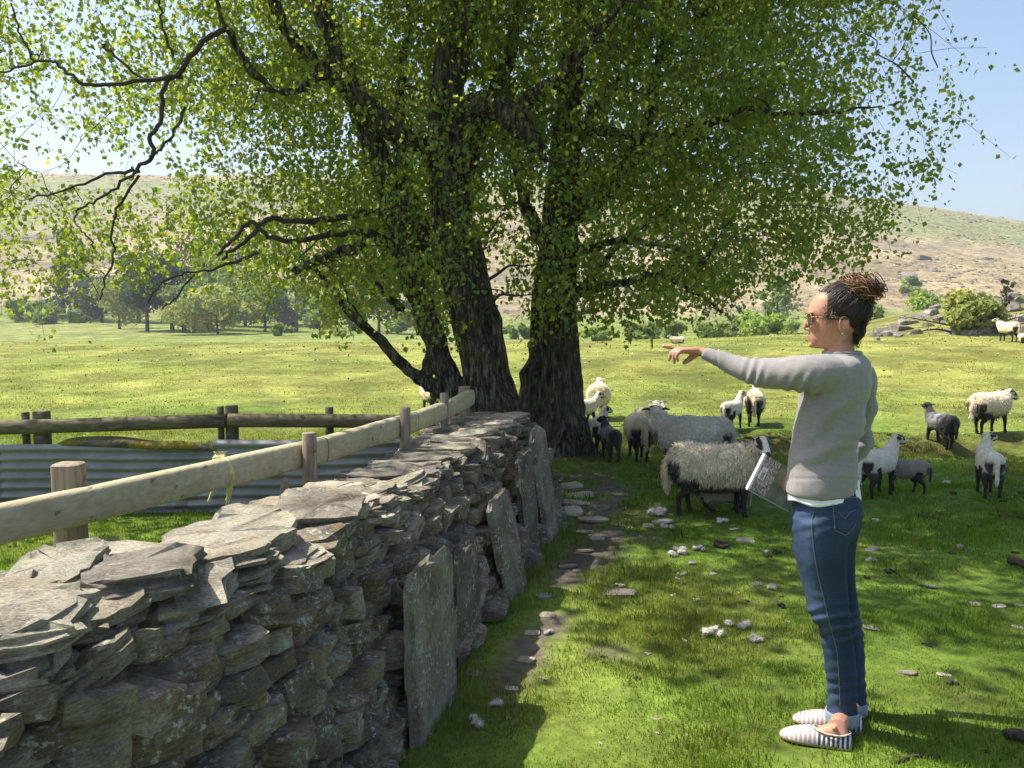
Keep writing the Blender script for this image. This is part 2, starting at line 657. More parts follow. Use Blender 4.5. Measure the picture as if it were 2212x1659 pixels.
def slab_mesh(name, L, W, H, seed, material, layers=4, rough=.12, seg=18):
    """split slate: stacked ragged layers, each a little offset, fused top to bottom"""
    r = np.random.default_rng(seed)
    th = np.linspace(0, 2 * np.pi, seg, endpoint=False)
    c, s = np.cos(th), np.sin(th)
    pw = .55
    def wob(a):
        w_ = sum(r.normal(0, 1) * np.cos(k_ * th + r.uniform(0, 6.28)) / k_ for k_ in (2, 3, 5))
        return 1 + a * w_ + r.normal(0, a * .45, seg)
    ox = np.sign(c) * np.abs(c) ** pw * wob(.075)
    oy = np.sign(s) * np.abs(s) ** pw * wob(.075)
    rings = []
    zs = np.linspace(-H / 2, H / 2, layers + 1)
    for k in range(layers):
        jx, jy = 1 + r.normal(0, rough, seg) * .28, 1 + r.normal(0, rough, seg) * .28
        sc = r.uniform(.88, 1.03)
        for zz in (zs[k] + .001, zs[k + 1] - H * .06):
            dz_ = min(H * .08, .008) * r.normal(0, 1, seg)
            rings.append(np.stack([ox * jx * L / 2 * sc, oy * jy * W / 2 * sc, zz + dz_ * (.5 if k < layers - 1 else 1)], 1))
    rings.append(np.stack([ox * L / 2 * .72 + r.normal(0, .01, seg), oy * W / 2 * .68, np.full(seg, H / 2) + min(H * .10, .012) * r.normal(0, 1, seg)], 1))
    mb = MB()
    mb.rings(rings)
    me = mb.mesh(name)
    me.materials.append(material)
    return me

def build_wall():
    root = empty('dry_stone_wall', (-.4, 3.8, 0))
    tag(root, 'grey dry stone wall of slate running from the lower left to the trees', 'wall')
    off = np.array([-.4, 3.8, 0])
    protos = [stone_proto(k, MAT_STONE) for k in range(18)] + [slab_mesh('stone', 1, 1, .9, 700 + k, MAT_STONE, layers=3, rough=.14, seg=12) for k in range(14)]
    r = np.random.default_rng(5)
    stones = []
    # the face towards the camera, laid in uneven courses
    y_start, y_end = 1.2, 12.4 * K
    h = 0.0
    while h < .90:
        ch = r.uniform(.042, .068)
        y = y_start + r.uniform(0, .15)
        while y < y_end:
            ln = r.uniform(.085, .215)
            ym = y + ln / 2
            wob = .035 * float(fbm(np.array([ym * .9, h * 3, 2.0]), 2, 17)) * 2
            hm = h + ch / 2 + wob
            top = float(wall_top(ym)) - .04
            if hm < top:
                f = hm / max(top, .1)
                x = float(wall_right_base(ym)) * (1 - f) + float(wall_right_top(ym)) * f
                hh = ch * r.uniform(.8, 1.35)
                if r.uniform() < .10:
                    hh *= 1.7
                stones.append((ym, hm, x - .09 + r.uniform(-.045, .05), ln * r.uniform(.98, 1.16), hh))
            y += ln * .94
        h += ch * .93
    ang = lambda y: math.atan2(7.5, .9)
    def visible_size(s):
        return s[3] * s[4] / s[0] ** 2
    stones.sort(key=visible_size, reverse=True)
    joined = MB()
    for k, (y, z, x, ln, hh) in enumerate(stones):
        me = protos[r.integers(len(protos))]
        rz = math.atan2(float(wall_right_top(y + .2) - wall_right_top(y - .2)) * -1, .4) + math.pi / 2 + r.normal(0, .16)
        rot = (r.normal(.05, .16), r.normal(-.02, .15), rz + (math.pi if r.uniform() < .5 else 0))
        sc = (ln * 1.08, r.uniform(.2, .30), hh * 1.22)
        if k < 300:
            obj('stone', me, None, root, np.array([x, y, z]) - off, rot, sc)
        else:
            M = Matrix.LocRotScale(Vector(np.array([x, y, z]) - off), Matrix.Rotation(0, 3, 'X').to_euler() if False else __import__('mathutils').Euler(rot), Vector(sc))
            v = np.array([M @ p.co for p in me.vertices])
            joined.add(v, [tuple(p.vertices) for p in me.polygons if len(p.vertices) == 4], [tuple(p.vertices) for p in me.polygons if len(p.vertices) == 3])
    if joined.n:
        o = obj('small_stones', joined.mesh('small_stones'), MAT_STONE, root)
        tag(o, kind='stuff')
    # rubble heart that closes the gaps from behind
    mb = MB()
    rings = []
    for y in np.linspace(1.0, 12.35 * K, 26):
        b, t = float(wall_right_base(y)) - .17, float(wall_right_top(y)) - .15
        l = float(wall_left_top(y)) + .05
        tz = float(wall_top(y)) - .07
        q = [(b, y, -.05), (t, y, tz), (l, y, tz), (l - .12, y, -.05)]
        rings.append(np.array(q) - off + r.normal(0, .012, (4, 3)))
    mb.rings(rings)
    m = NT('rubble_heart')
    core = obj('rubble_core', mb.mesh('rubble_core'), m.done(m.ramp(m.noise(m.pos(), 9, 4), [(.3, (.03, .03, .028)), (.7, (.085, .08, .07))]), .9), root)
    # coping: ragged stacks of thin split slabs laid across the top
    y = 1.2
    k = 0
    while y < 12.3 * K:
        near = y < 3.2
        w = (r.uniform(.22, .32) if y < 2.55 else r.uniform(.16, .26)) if near else r.uniform(.12, .22)
        ym = y + w / 2
        lx, rx = float(wall_left_top(ym)), float(wall_right_top(ym))
        z = float(wall_top(ym))
        full = rx - lx
        zz = z - .10
        for lay in range(4 if near else 3):
            H = r.uniform(.022, .05) * (1.25 if y < 2.55 else 1) if lay else r.uniform(.03, .055)
            if r.uniform() < (.75 if y < 2.55 else .5) or lay == 0:
                spans = [(lx + r.uniform(-.05, .03), rx + r.uniform(-.02, .07))]
            else:
                cut = r.uniform(.35, .65)
                spans = [(lx + r.uniform(-.04, .05), lx + full * (cut + .06)), (lx + full * (cut - .02), rx + r.uniform(-.04, .06))]
            for a, b in spans:
                if lay >= 2 and r.uniform() < .38:
                    continue
                L = b - a
                top = lay >= 2
                me = slab_mesh('coping_stone', L, w * r.uniform(.9, 1.35), H, 500 + k, MAT_COPE if lay else MAT_STONE, layers=int(r.integers(3, 6)), rough=.20, seg=26)
                obj('coping_stone', me, None, root, np.array([(a + b) / 2, ym + r.normal(0, .03), zz + H / 2 + r.normal(0, .004)]) - off,
                    (r.normal(.02, .05 + .05 * top), r.normal(-.03, .04 + .05 * top), r.normal(.18, .16)))
                k += 1
            zz += H * .82
        y += w * .80
    # big loose block that closes the near end of the top
    for (px, py, yy, L, W, H, rz) in [(110, 1320, 3.62, .30, .2, .10, .3), (330, 1300, 3.75, .17, .15, .09, .5), (10, 1330, 3.45, .14, .16, .16, .2)]:
        p = P(px, py, yy)
        me = slab_mesh('coping_stone', L, W, H, 1500 + px, MAT_COPE, layers=2, rough=.06, seg=12)
        obj('coping_stone', me, None, root, p - off, (.05, .08, rz))
    # upright slabs leaning on the foot of the face
    for (x0, y0, x1, y1, w, t, dep) in [(940, 1560, 925, 1225, .50, .05, 6.05), (1012, 1405, 1005, 1190, .40, .035, 7.35),
                                         (1120, 1285, 1075, 1075, .42, .05, 8.9), (1150, 1205, 1130, 985, .40, .06, 10.2), (1193, 1165, 1160, 935, .42, .05, 11.2)]:
        lo = G(x0, y0)
        hi = P(x1, y1, lo[1] / K)
        hi[1] = lo[1]
        Lz = np.linalg.norm(hi - lo)
        me = slab_mesh('upright_slab', w, t, Lz * 1.06, int(x0), MAT_UPRIGHT, layers=5, rough=.05, seg=14)
        d = (hi - lo) / Lz
        # local z along the slab, local x along the wall
        along = np.array([.25, .968, 0])
        yv = np.cross(d, along); yv /= np.linalg.norm(yv)
        xv = np.cross(yv, d)
        M = Matrix(((xv[0], yv[0], d[0]), (xv[1], yv[1], d[1]), (xv[2], yv[2], d[2])))
        obj('upright_slab', me, None, root, (lo + hi) / 2 - off, M.to_euler())

build_wall()
# ------------------------------------------------------------------ fences and pen
def wood_material(name, dark, mid, pale, green=0.0, axis=(1, 1, 1), scale=9):
    m = NT(name)
    v = m.co('Object')
    g = m.noise(m.map(v, axis), scale, 5, .65, .8)
    b = m.noise(v, 3.5, 4, .6)
    w = m.n('TexWave', Vector=m.map(v, axis), Scale=2.2, Distortion=9.0, Detail=3.0)
    c = m.ramp(g, [(.3, dark), (.5, mid), (.72, pale)])
    c = m.mix(.10, c, m.ramp(w.outputs['Fac'], [(.2, .45), (.8, 1.3)]), 'MULTIPLY')
    c = m.mix(m.math('MULTIPLY', m.ramp(b, [(.45, 0.0), (.65, 1.0)]), green), c, (.19, .19, .055))
    knots = m.ramp(m.noise(m.map(v, (3, 1, 2)), 11, 1), [(.70, 0.0), (.75, 1.0)])
    c = m.mix(m.math('MULTIPLY', knots, .6), c, (.07, .05, .03))
    return m.done(c, .8, m.bump(g, .5, .006), .2)

MAT_RAIL = wood_material('pale_rail_wood', (.36, .315, .21), (.44, .39, .265), (.52, .465, .33), .28, (7, .5, 7), 5)
MAT_POST = wood_material('weathered_post_wood', (.16, .12, .095), (.27, .215, .17), (.40, .33, .27), .1, (6, 6, .8), 6)
MAT_OLD = wood_material('old_fence_wood', (.055, .045, .032), (.12, .10, .07), (.25, .21, .15), .25, (.8, 6, 6), 6)

def rail_profile(r, n=16, half=True):
    """half-round rail section, flat side down and back: list of (side, up)"""
    th = np.linspace(0, 2 * np.pi, n, endpoint=False)
    c, s = np.cos(th), np.sin(th)
    return np.stack([np.sign(c) * np.abs(c) ** .55 * r * .62, np.sign(s) * np.abs(s) ** .6 * r], 1)

def rail_mesh(name, pts, r, seed=0):
    pts = np.asarray(pts, float)
    prof = rail_profile(r)
    tan = np.gradient(pts, axis=0)
    rings = []
    g = np.random.default_rng(seed)
    for p, t in zip(pts, tan):
        t = t / np.linalg.norm(t)
        s = np.cross(t, [0, 0, 1]); s /= np.linalg.norm(s)
        u = np.cross(s, t)
        k = 1 + .012 * g.normal()
        rings.append(p + (prof[:, :1] * s + prof[:, 1:] * u) * k)
    mb = MB()
    mb.rings(rings)
    return mb

def post_mb(base, top, r, seed=0, seg=14, square=False):
    g = np.random.default_rng(seed)
    pts = np.linspace(base, top, 6)
    mb = MB()
    th = np.linspace(0, 2 * np.pi, seg, endpoint=False)
    c, s = np.cos(th), np.sin(th)
    pw = .45 if square else 1.0
    sh = np.stack([np.sign(c) * np.abs(c) ** pw, np.sign(s) * np.abs(s) ** pw, 0 * c], 1)
    rough = 1 + g.normal(0, .025, seg)
    rings = [p + sh * r * rough[:, None] for p in pts]
    rings.append(np.asarray(top) + sh * r * .9 * rough[:, None] + np.array([0, 0, .004]))
    mb.rings(rings)
    return mb

def build_near_fence():
    root_loc = np.array([-1.0, 4.3, 0])
    root = empty('rail_fence', root_loc)
    tag(root, 'pale half-round rail fence climbing beside the stone wall to the tree', 'fence')
    J = [(-330, 1205, 3.86), (190, 1090, 5.40), (695, 972, 7.55), (892, 912, 9.75), (975, 880, 11.3), (1016, 858, 12.2)]
    ends = [P(*j) for j in J]
    def seg(a, b, n=8):
        return np.linspace(a, b, n)
    mids = [seg(ends[0], ends[1]), seg(ends[1], ends[2]), seg(ends[2], ends[3]), spline([ends[3], ends[4], ends[5]], 6)]
    for k, pts in enumerate(mids):
        d = pts[-1] - pts[0]
        d /= np.linalg.norm(d)
        pts = pts.copy()
        pts[0] += d * .004
        pts[-1] -= d * .004
        me = rail_mesh('rail', pts, .064, k).mesh('rail', True, root_loc)
        try:
            me.set_sharp_from_angle(angle=math.radians(50))
        except Exception:
            pass
        obj('rail', me, MAT_RAIL, root)
    for k, (px, ptop, y, r, sq) in enumerate([(147, 1003, 5.50, .049, True), (668, 936, 7.20, .034, False), (875, 882, 9.2, .033, False), (959, 850, 10.9, .03, False), (1003, 836, 12.15, .045, True)]):
        t = P(px, ptop, y)
        b = np.array([t[0] - .005, t[1], -.05])
        me = post_mb(b, t, r, k, square=sq).mesh('post', True, root_loc)
        try:
            me.set_sharp_from_angle(angle=math.radians(40))
        except Exception:
            pass
        obj('post', me, MAT_POST, root)
    return

build_near_fence()

def build_far_fence():
    root_loc = np.array([-2.2, 6.7, 0])
    root = empty('rail_fence', root_loc)
    tag(root, 'dark old rail fence crossing behind the corrugated pen', 'fence')
    for k, pts in enumerate([[(-260, 931, 11.9), (60, 922, 12.0), (488, 909, 12.3)], [(494, 908, 12.3), (715, 909, 12.4), (978, 912, 12.5)]]):
        q = spline([P(*p) for p in pts], 5)
        mb = MB()
        mb.tube(q, .057, 12)
        obj('rail', mb.mesh('rail', True, root_loc), MAT_OLD, root)
    for k, (px, ptop, y, r, sq) in enumerate([(54, 891, 12.14, .03, False), (89, 889, 12.16, .054, True), (476, 879, 12.45, .028, False), (500, 877, 12.46, .046, True), (711, 880, 12.55, .034, False), (938, 885, 12.62, .045, True)]):
        t = P(px, ptop, y)
        obj('post', post_mb(np.array([t[0], t[1], -.05]), t, r, 20 + k, square=sq).mesh('post', True, root_loc), MAT_OLD, root)

build_far_fence()

def build_pen():
    m = NT('corrugated_iron')
    v = m.co('Object')
    n1 = m.noise(v, 2.2, 5, .65)
    st = m.noise(m.map(v, (.6, 1, 9)), 3, 4)
    c = m.ramp(n1, [(.3, (.16, .16, .155)), (.55, (.27, .27, .262)), (.75, (.38, .38, .365))])
    c = m.mix(.5, c, m.ramp(st, [(.3, .55), (.7, 1.2)]), 'MULTIPLY')
    rust = m.ramp(m.noise(m.map(v, (1, 1, 1.6)), 3.1, 4), [(.62, 0.0), (.70, 1.0)])
    c = m.mix(m.math('MULTIPLY', rust, .7), c, (.16, .075, .035))
    mat = m.done(c, .55, m.bump(n1, .2, .01), .5, Metallic=.25)
    sheets = [((-140, 985), (12, 1118), 11.78, 'rusty end corrugated iron sheet of the pen at the picture edge', .535),
              ((6, 972), (474, 1118), 11.88, 'long corrugated iron sheet below the mossy log', .545),
              ((466, 958), (900, 1118), 12.02, 'corrugated iron sheet behind the pale rail and stone wall', .575)]
    for k, ((x0, ty), (x1, by), y, lab, h) in enumerate(sheets):
        a, b = P(x0, by, y), P(x1, by, y + .12)
        y = y * K
        nz, nx = 66, 14
        tz = np.linspace(0, 1, nz)
        tx = np.linspace(0, 1, nx)
        A, B = np.meshgrid(tx, tz)
        X = a[0] + (b[0] - a[0]) * A - (a[0] + b[0]) / 2
        Z = .012 + B * h + .006 * np.sin(A * 5 + k)
        Y = .12 * (A - .5) + .012 * np.sin(B * 2 * np.pi * 7.2) + .012 * np.sin(A * 3.1 + k * 2)
        vv = np.stack([X.ravel(), Y.ravel(), Z.ravel()], 1)
        vb = vv + np.array([0, .002, 0])
        i = np.arange(nz - 1)[:, None] * nx + np.arange(nx - 1)[None]
        q = np.stack([i, i + 1, i + nx + 1, i + nx], -1).reshape(-1, 4)
        n = len(vv)
        me = mesh_np('corrugated_sheet', np.concatenate([vv, vb]), [np.concatenate([q, q[:, ::-1] + n])], True)
        o = obj('corrugated_sheet', me, mat, None, ((a[0] + b[0]) / 2, y + .06, 0))
        tag(o, lab, 'metal sheet', 'corrugated sheets of the pen')
    # mossy log that lies along the top of the sheet
    g = np.random.default_rng(3)
    pts = [(122, 966, .03), (150, 958, .05), (205, 955, .055), (270, 956, .055), (330, 962, .045), (395, 962, .04), (440, 966, .03), (470, 970, .02)]
    base = P(300, 965, 12.05)
    rings = []
    sp = spline([[*P(px, py, 12.05), r] for px, py, r in pts], 5)
    th = np.linspace(0, 2 * np.pi, 16, endpoint=False)
    for k, (x, y, z, r) in enumerate(sp):
        rr = r * (1 + .32 * fbm(np.stack([np.full(16, x * 1.1), np.cos(th) * 1.6, np.sin(th) * 1.6], 1), 3, 55))
        rings.append(np.stack([np.full(16, x), y + rr * np.cos(th), z + rr * .8 * np.sin(th)], 1))
    mb = MB()
    mb.rings(rings)
    m = NT('mossy_log')
    v = m.co('Object')
    c = m.ramp(m.noise(m.map(v, (1, 6, 6)), 5, 4), [(.3, (.04, .032, .022)), (.7, (.20, .165, .115))])
    c = m.mix(m.ramp(m.noise(v, 4.5, 4), [(.44, 0.0), (.56, 1.0)]), c, (.21, .17, .03))
    o = obj('mossy_log', mb.mesh('mossy_log', True, base), m.done(c, .95, m.bump(m.noise(v, 30, 4), .8, .02), .1), None, base)
    tag(o, 'gnarled grey log with yellow moss lying along the sheet top', 'log')
    # small pointed stake behind the wall
    b = P(614, 1072, 6.9)
    mb = post_mb(np.array([b[0], b[1], -.05]), P(615, 1050, 6.9), .021, 4)
    mb.ball(P(616, 1044, 6.9), (.018, .018, .03), 10)
    me = remesh(mb.mesh('stake', True, (b[0], b[1], 0)), .006, 2)
    o = obj('stake', me, MAT_POST, None, (b[0], b[1], 0))
    tag(o, 'short pointed grey stake standing just behind the wall', 'stake')

build_pen()

def build_twine():
    m = NT('baler_twine')
    mat = m.done(m.ramp(m.noise(m.co(), 40, 3), [(.3, (.42, .40, .13)), (.7, (.68, .64, .30))]), .8)
    c = P(482, 1012, 6.55)
    root = empty('twine', c)
    tag(root, 'frayed yellow baler twine knotted over the pale rail', 'twine')
    g = np.random.default_rng(8)
    for k in range(7):
        dx = g.uniform(-.012, .016)
        pts = [P(466 + dx * 300, 1000, 6.60), P(472, 988, 6.56), P(486, 990, 6.47), P(497, 1003, 6.44), P(500 + g.uniform(-4, 5), 1030, 6.44), P(496 + g.uniform(-5, 5), 1055, 6.46), P(488 + g.uniform(-6, 6), 1082 + g.uniform(-8, 10), 6.5)]
        mb = MB()
        mb.tube(spline(pts, 5) + g.normal(0, .0012, (31, 3)), .0042, 5)
        obj('strand', mb.mesh('strand', True, c), mat, root)
    mb = MB()
    for k in range(5):
        a = np.linspace(0, 2 * np.pi * 1.6, 24)
        q = P(474, 990, 6.53) + np.stack([.022 * np.cos(a + k), .02 * np.sin(a + k * 2), .010 * np.sin(2 * a + k)], 1) + g.normal(0, .001, (24, 3))
        mb.tube(q, .0055, 5)
    obj('knot', remesh(mb.mesh('knot', True, c), .004, 1), mat, root)
    for k in range(9):
        p0 = P(478 + g.uniform(-10, 14), 988, 6.52)
        mb = MB()
        mb.tube([p0, p0 + np.array([g.uniform(-.015, .015), 0, .014]), p0 + np.array([g.uniform(-.03, .03), 0, .026])], [.0014, .0012, .0008], 4)
        obj('frayed_end', mb.mesh('frayed_end', True, c), mat, root)
    pts = [P(462, 1048, 6.75), P(456, 1068, 6.75), P(450, 1085, 6.75)]
    mb = MB()
    mb.tube(spline(pts, 3), .006, 6)
    obj('strand', mb.mesh('strand', True, c), mat, root)

build_twine()
# ------------------------------------------------------------------ the two trees
m = NT('bark')
v = m.pos()
cr = m.noise(m.map(v, (1, 1, .20)), 30, 6, .72)
pl = m.n('TexVoronoi', Vector=m.map(v, (1, 1, .3)), Scale=26.0)
b2 = m.noise(v, 3.0, 4)
c = m.ramp(cr, [(.40, (.016, .013, .011)), (.52, (.085, .070, .056)), (.64, (.26, .225, .185))])
c = m.mix(m.math('MULTIPLY', m.ramp(b2, [(.5, 0.0), (.66, 1.0)]), .45), c, (.075, .085, .03))
h = m.math('ADD', m.math('MULTIPLY', cr, 1.2), m.math('MULTIPLY', pl.outputs['Distance'], .8))
MAT_BARK = m.done(c, .9, m.bump(h, 1.0, .04), .15)
m = NT('twig_bark')
MAT_TWIG = m.done(m.ramp(m.noise(m.pos(), 12, 3), [(.3, (.03, .024, .02)), (.7, (.085, .068, .055))]), .85, None, .2)

def leaf_material(name, diff, trans):
    m = NT(name)
    t = m.attr()
    d = m.n('BsdfPrincipled', Roughness=.45)
    m.set(d.inputs['Base Color'], m.mix(1.0, diff, t, 'MULTIPLY'))
    d.inputs['Specular IOR Level'].default_value = .35
    tr = m.n('BsdfTranslucent', Color=m.mix(1.0, trans, t, 'MULTIPLY'))
    s = m.n('MixShader', Fac=.5)
    m.t.links.new(d.outputs[0], s.inputs[1])
    m.t.links.new(tr.outputs[0], s.inputs[2])
    m.t.links.new(s.outputs[0], m.out.inputs[0])
    return m.m

MAT_LEAF = leaf_material('birch_leaf', (.115, .172, .032), (.38, .49, .055))

DL, DR = 14.6, 16.8
def limb(pts, dep, spread=0.0, n=5):
    """polyline of (px, py, radius px[, depth offset]) to smooth 3-D points with radii"""
    rows = []
    for q in pts:
        y = dep + (q[3] if len(q) > 3 else 0)
        rows.append([*P(q[0], q[1], y), q[2] * y * K / F])
    s = spline(rows, n)
    return s[:, :3], np.maximum(s[:, 3], .003)

LEFT_THICK = [
    [(1066, 1040, 66), (1064, 960, 54), (1058, 890, 46), (1041, 800, 41), (1012, 680, 40), (985, 560, 42), (974, 440, 44), (965, 330, 40), (962, 230, 36), (978, 120, 36), (1000, 0, 34), (1015, -150, 28), (1040, -380, 20), (1040, -700, 9)],
    [(1115, 1050, 26, -.25), (1085, 900, 25, -.28), (1052, 780, 22, -.26), (1018, 660, 22, -.2), (995, 540, 22, -.16), (985, 430, 20, -.12)],
    [(1140, 1040, 34, .1), (1105, 900, 30, .05), (1072, 780, 26, .05), (1040, 640, 26, .1), (1010, 520, 26, .1)],
    [(1150, 980, 20, -.1), (1112, 905, 22, -.1), (1085, 840, 18, -.1)],
    [(1015, 960, 30, .1), (982, 850, 26, .15), (940, 740, 25, .1), (904, 640, 26, 0), (880, 560, 30, -.1), (858, 470, 29, -.2), (835, 390, 26, -.3), (800, 300, 26, -.5), (765, 200, 24, -.6), (722, 100, 21, -.7), (690, 0, 20, -.8), (660, -150, 15, -1.), (620, -380, 9, -1.2)],
    [(1012, 888, 20, .2), (962, 852, 17, .1), (905, 818, 14, 0), (852, 770, 13, -.2), (800, 715, 11.5, -.3), (765, 685, 10, -.4), (728, 640, 8, -.5), (690, 592, 6, -.6), (650, 560, 4, -.7)],
    [(930, 842, 13, 0), (922, 800, 11.5, .1), (926, 760, 10, .2), (938, 725, 8, .3)],
    [(975, 340, 30, -.1), (910, 318, 26, -.4), (860, 290, 24, -.8), (800, 230, 20, -1.2), (700, 150, 15, -1.6), (610, 60, 14, -2.), (585, -40, 14, -2.1), (560, -200, 9, -2.3)],
    [(970, 260, 28, 0), (1040, 225, 26, -.3), (1100, 250, 27, -.6), (1138, 290, 22, -.8), (1175, 345, 9, -1)],
    [(1100, 250, 22, -.6), (1150, 215, 17, -.9), (1210, 160, 13, -1.2), (1290, 70, 10, -1.5), (1380, -40, 8, -1.8)],
    [(975, 420, 26, .2), (1020, 330, 22, .7), (1060, 220, 18, 1.2), (1110, 80, 14, 1.8), (1150, -120, 9, 2.4)],
    [(880, 560, 18, -.1), (810, 520, 15, -.6), (740, 545, 13, -1.1), (690, 566, 12, -1.4), (632, 582, 11, -1.6)],
    [(872, 668, 10, .1), (835, 645, 7, .1), (812, 600, 6, 0), (795, 555, 4, 0), (770, 520, 3, -.1)],
    [(975, 600, 22, .1), (920, 520, 19, .3), (880, 400, 16, .6), (860, 250, 13, 1.), (880, 90, 10, 1.4), (900, -150, 6, 1.8)],
    [(705, 150, 10, -1.6), (620, 200, 9, -2.0), (540, 150, 8, -2.3), (480, 50, 8, -2.6), (450, -60, 6, -2.8)],
]
RIGHT_THICK = [
    [(1205, 1060, 84), (1204, 990, 70), (1203, 900, 58), (1198, 800, 53), (1195, 720, 52), (1196, 640, 49), (1205, 560, 44), (1210, 480, 40), (1216, 380, 36), (1226, 260, 30), (1235, 130, 26), (1242, 0, 22), (1255, -220, 15), (1260, -500, 7)],
    [(1150, 1050, 32, -.1), (1143, 940, 29, -.1), (1148, 850, 26, -.1), (1163, 750, 22, -.05), (1180, 640, 18, 0)],
    [(1165, 1060, 22, -.3), (1160, 930, 20, -.25), (1165, 800, 18, -.2), (1172, 700, 17, -.2), (1180, 600, 16, -.15)],
    [(1240, 1060, 26, -.4), (1228, 960, 20, -.3), (1222, 850, 17, -.25), (1222, 740, 17, -.25), (1225, 620, 15, -.2)],
    [(1290, 1015, 16, -.2), (1262, 968, 22, -.2), (1242, 900, 22, -.1), (1232, 800, 18, 0)],
    [(1195, 1040, 18, -.5), (1192, 940, 16, -.42), (1195, 830, 14, -.35), (1200, 720, 12, -.3)],
    [(1215, 480, 26, -.1), (1265, 440, 26, -.3), (1305, 408, 25, -.5), (1340, 364, 22, -.7), (1390, 308, 18, -1.), (1405, 230, 12, -1.2), (1430, 100, 10, -1.5), (1477, 53, 9, -1.7), (1525, 26, 7, -1.9), (1580, 0, 6, -2.1)],
    [(1230, 280, 18, -.2), (1296, 282, 12, -.7), (1371, 291, 11, -1.2), (1459, 286, 10.5, -1.7), (1512, 273, 10, -2.0), (1565, 260, 9, -2.3), (1597, 238, 8, -2.5), (1679, 243, 7, -2.9), (1767, 246, 6, -3.3), (1855, 233, 5, -3.6), (1921, 227, 4, -3.9), (1952, 211, 3.4, -4.), (1996, 154, 2.6, -4.2), (2075, 141, 2, -4.4), (2137, 132, 1.5, -4.5)],
    [(1215, 640, 13, -.3), (1280, 622, 11, -.7), (1350, 608, 9, -1.1), (1430, 598, 7, -1.5), (1510, 640, 5, -1.8), (1590, 695, 3, -2)],
    [(1205, 560, 18, 0), (1160, 500, 16, .5), (1130, 420, 13, 1.), (1110, 300, 10, 1.5), (1090, 120, 8, 2)],
    [(1240, 640, 9, 0), (1300, 570, 8, .5), (1370, 500, 7, .9), (1460, 440, 5, 1.3)],
    [(1228, 330, 18, .1), (1300, 220, 14, .7), (1390, 100, 11, 1.3), (1480, -60, 8, 1.9)],
    [(1210, 520, 14, -.2), (1260, 540, 11, -.8), (1340, 520, 9, -1.5), (1430, 530, 7, -2.1), (1530, 570, 5, -2.6)],
    [(1459, 286, 7, -1.7), (1500, 300, 6, -1.9), (1560, 300, 5, -2.1), (1600, 310, 4, -2.2)],
]
# thin limbs that show against the sky on the left, hanging from the left tree
LEFT_THIN = [
    [(490, 60, 8, -2.6), (440, 90, 7.5, -2.7), (392, 150, 7, -2.8), (352, 190, 6.5, -2.8), (347, 265, 6, -2.8), (322, 300, 6, -2.8), (330, 335, 6, -2.8), (296, 366, 5, -2.8), (230, 378, 4, -2.8), (150, 408, 3, -2.8), (70, 425, 2.4, -2.8)],
    [(392, 165, 6, -2.8), (330, 172, 6, -2.9), (250, 180, 5.5, -3.), (180, 182, 5, -3.1), (140, 150, 4, -3.2), (95, 128, 3.4, -3.2), (45, 145, 3, -3.3), (-20, 158, 2.5, -3.4)],
    [(300, 366, 4.5, -2.8), (262, 395, 4, -2.9), (210, 432, 3.5, -3.), (170, 452, 3, -3.), (160, 480, 2.5, -3.1), (190, 510, 2.2, -3.2), (205, 540, 2, -3.2)],
    [(300, 380, 4, -2.8), (262, 440, 3.5, -2.7), (240, 500, 3.2, -2.7), (245, 550, 2.8, -2.7), (225, 610, 2.4, -2.7), (215, 650, 2, -2.7)],
    [(310, 175, 4, -2.9), (270, 140, 3.5, -2.9), (235, 110, 3, -3), (220, 95, 2.5, -3)],
    [(375, 120, 4, -2.8), (350, 60, 3.6, -2.8), (345, 0, 3, -2.8), (340, -60, 2.5, -2.8)],
    [(400, 230, 4.5, -2.5), (385, 270, 4, -2.5), (350, 320, 3.5, -2.6), (332, 335, 3, -2.8)],
    [(75, 128, 3, -3.2), (45, 80, 2.6, -3.2), (25, 10, 2.2, -3.3)],
    [(845, 500, 10, -.3), (740, 505, 8, -1.1), (640, 520, 7, -1.8), (580, 510, 6.5, -2.), (540, 480, 6, -2.1), (500, 520, 5, -2.2), (470, 550, 4, -2.3)],
    [(850, 455, 11, -.3), (740, 470, 9, -1.0), (640, 480, 8, -1.6), (590, 470, 7.5, -1.9), (560, 490, 7, -2.), (520, 530, 5, -2.1), (480, 560, 4, -2.1)],
    [(560, 545, 5, -2.0), (500, 570, 4, -2.1), (450, 585, 3.4, -2.2), (400, 592, 2.8, -2.3), (350, 610, 2.2, -2.4), (320, 650, 1.8, -2.4)],
    [(420, 590, 3, -2.3), (380, 640, 2.4, -2.3), (350, 670, 2, -2.3)],
    [(800, 715, 4, -.3), (760, 660, 3, -.3), (735, 600, 2, -.3)],
]

def lower_edge(px):
    return np.interp(px, [-700, -200, 0, 60, 130, 190, 240, 300, 340, 400, 470, 540, 600, 660, 720, 790, 850, 905, 930, 985, 1010, 1070, 1120, 1150, 1245, 1290, 1340, 1420, 1500, 1580, 1640, 1700, 1760, 1810, 1870, 1930, 1965, 2010, 2060, 2095, 2130, 2170, 2260],
                     [560, 620, 690, 660, 735, 600, 610, 640, 560, 600, 580, 640, 700, 640, 720, 700, 640, 690, 735, 740, 610, 600, 650, 715, 715, 690, 715, 690, 685, 675, 600, 625, 585, 590, 550, 520, 470, 360, 330, 215, 205, 180, 60])

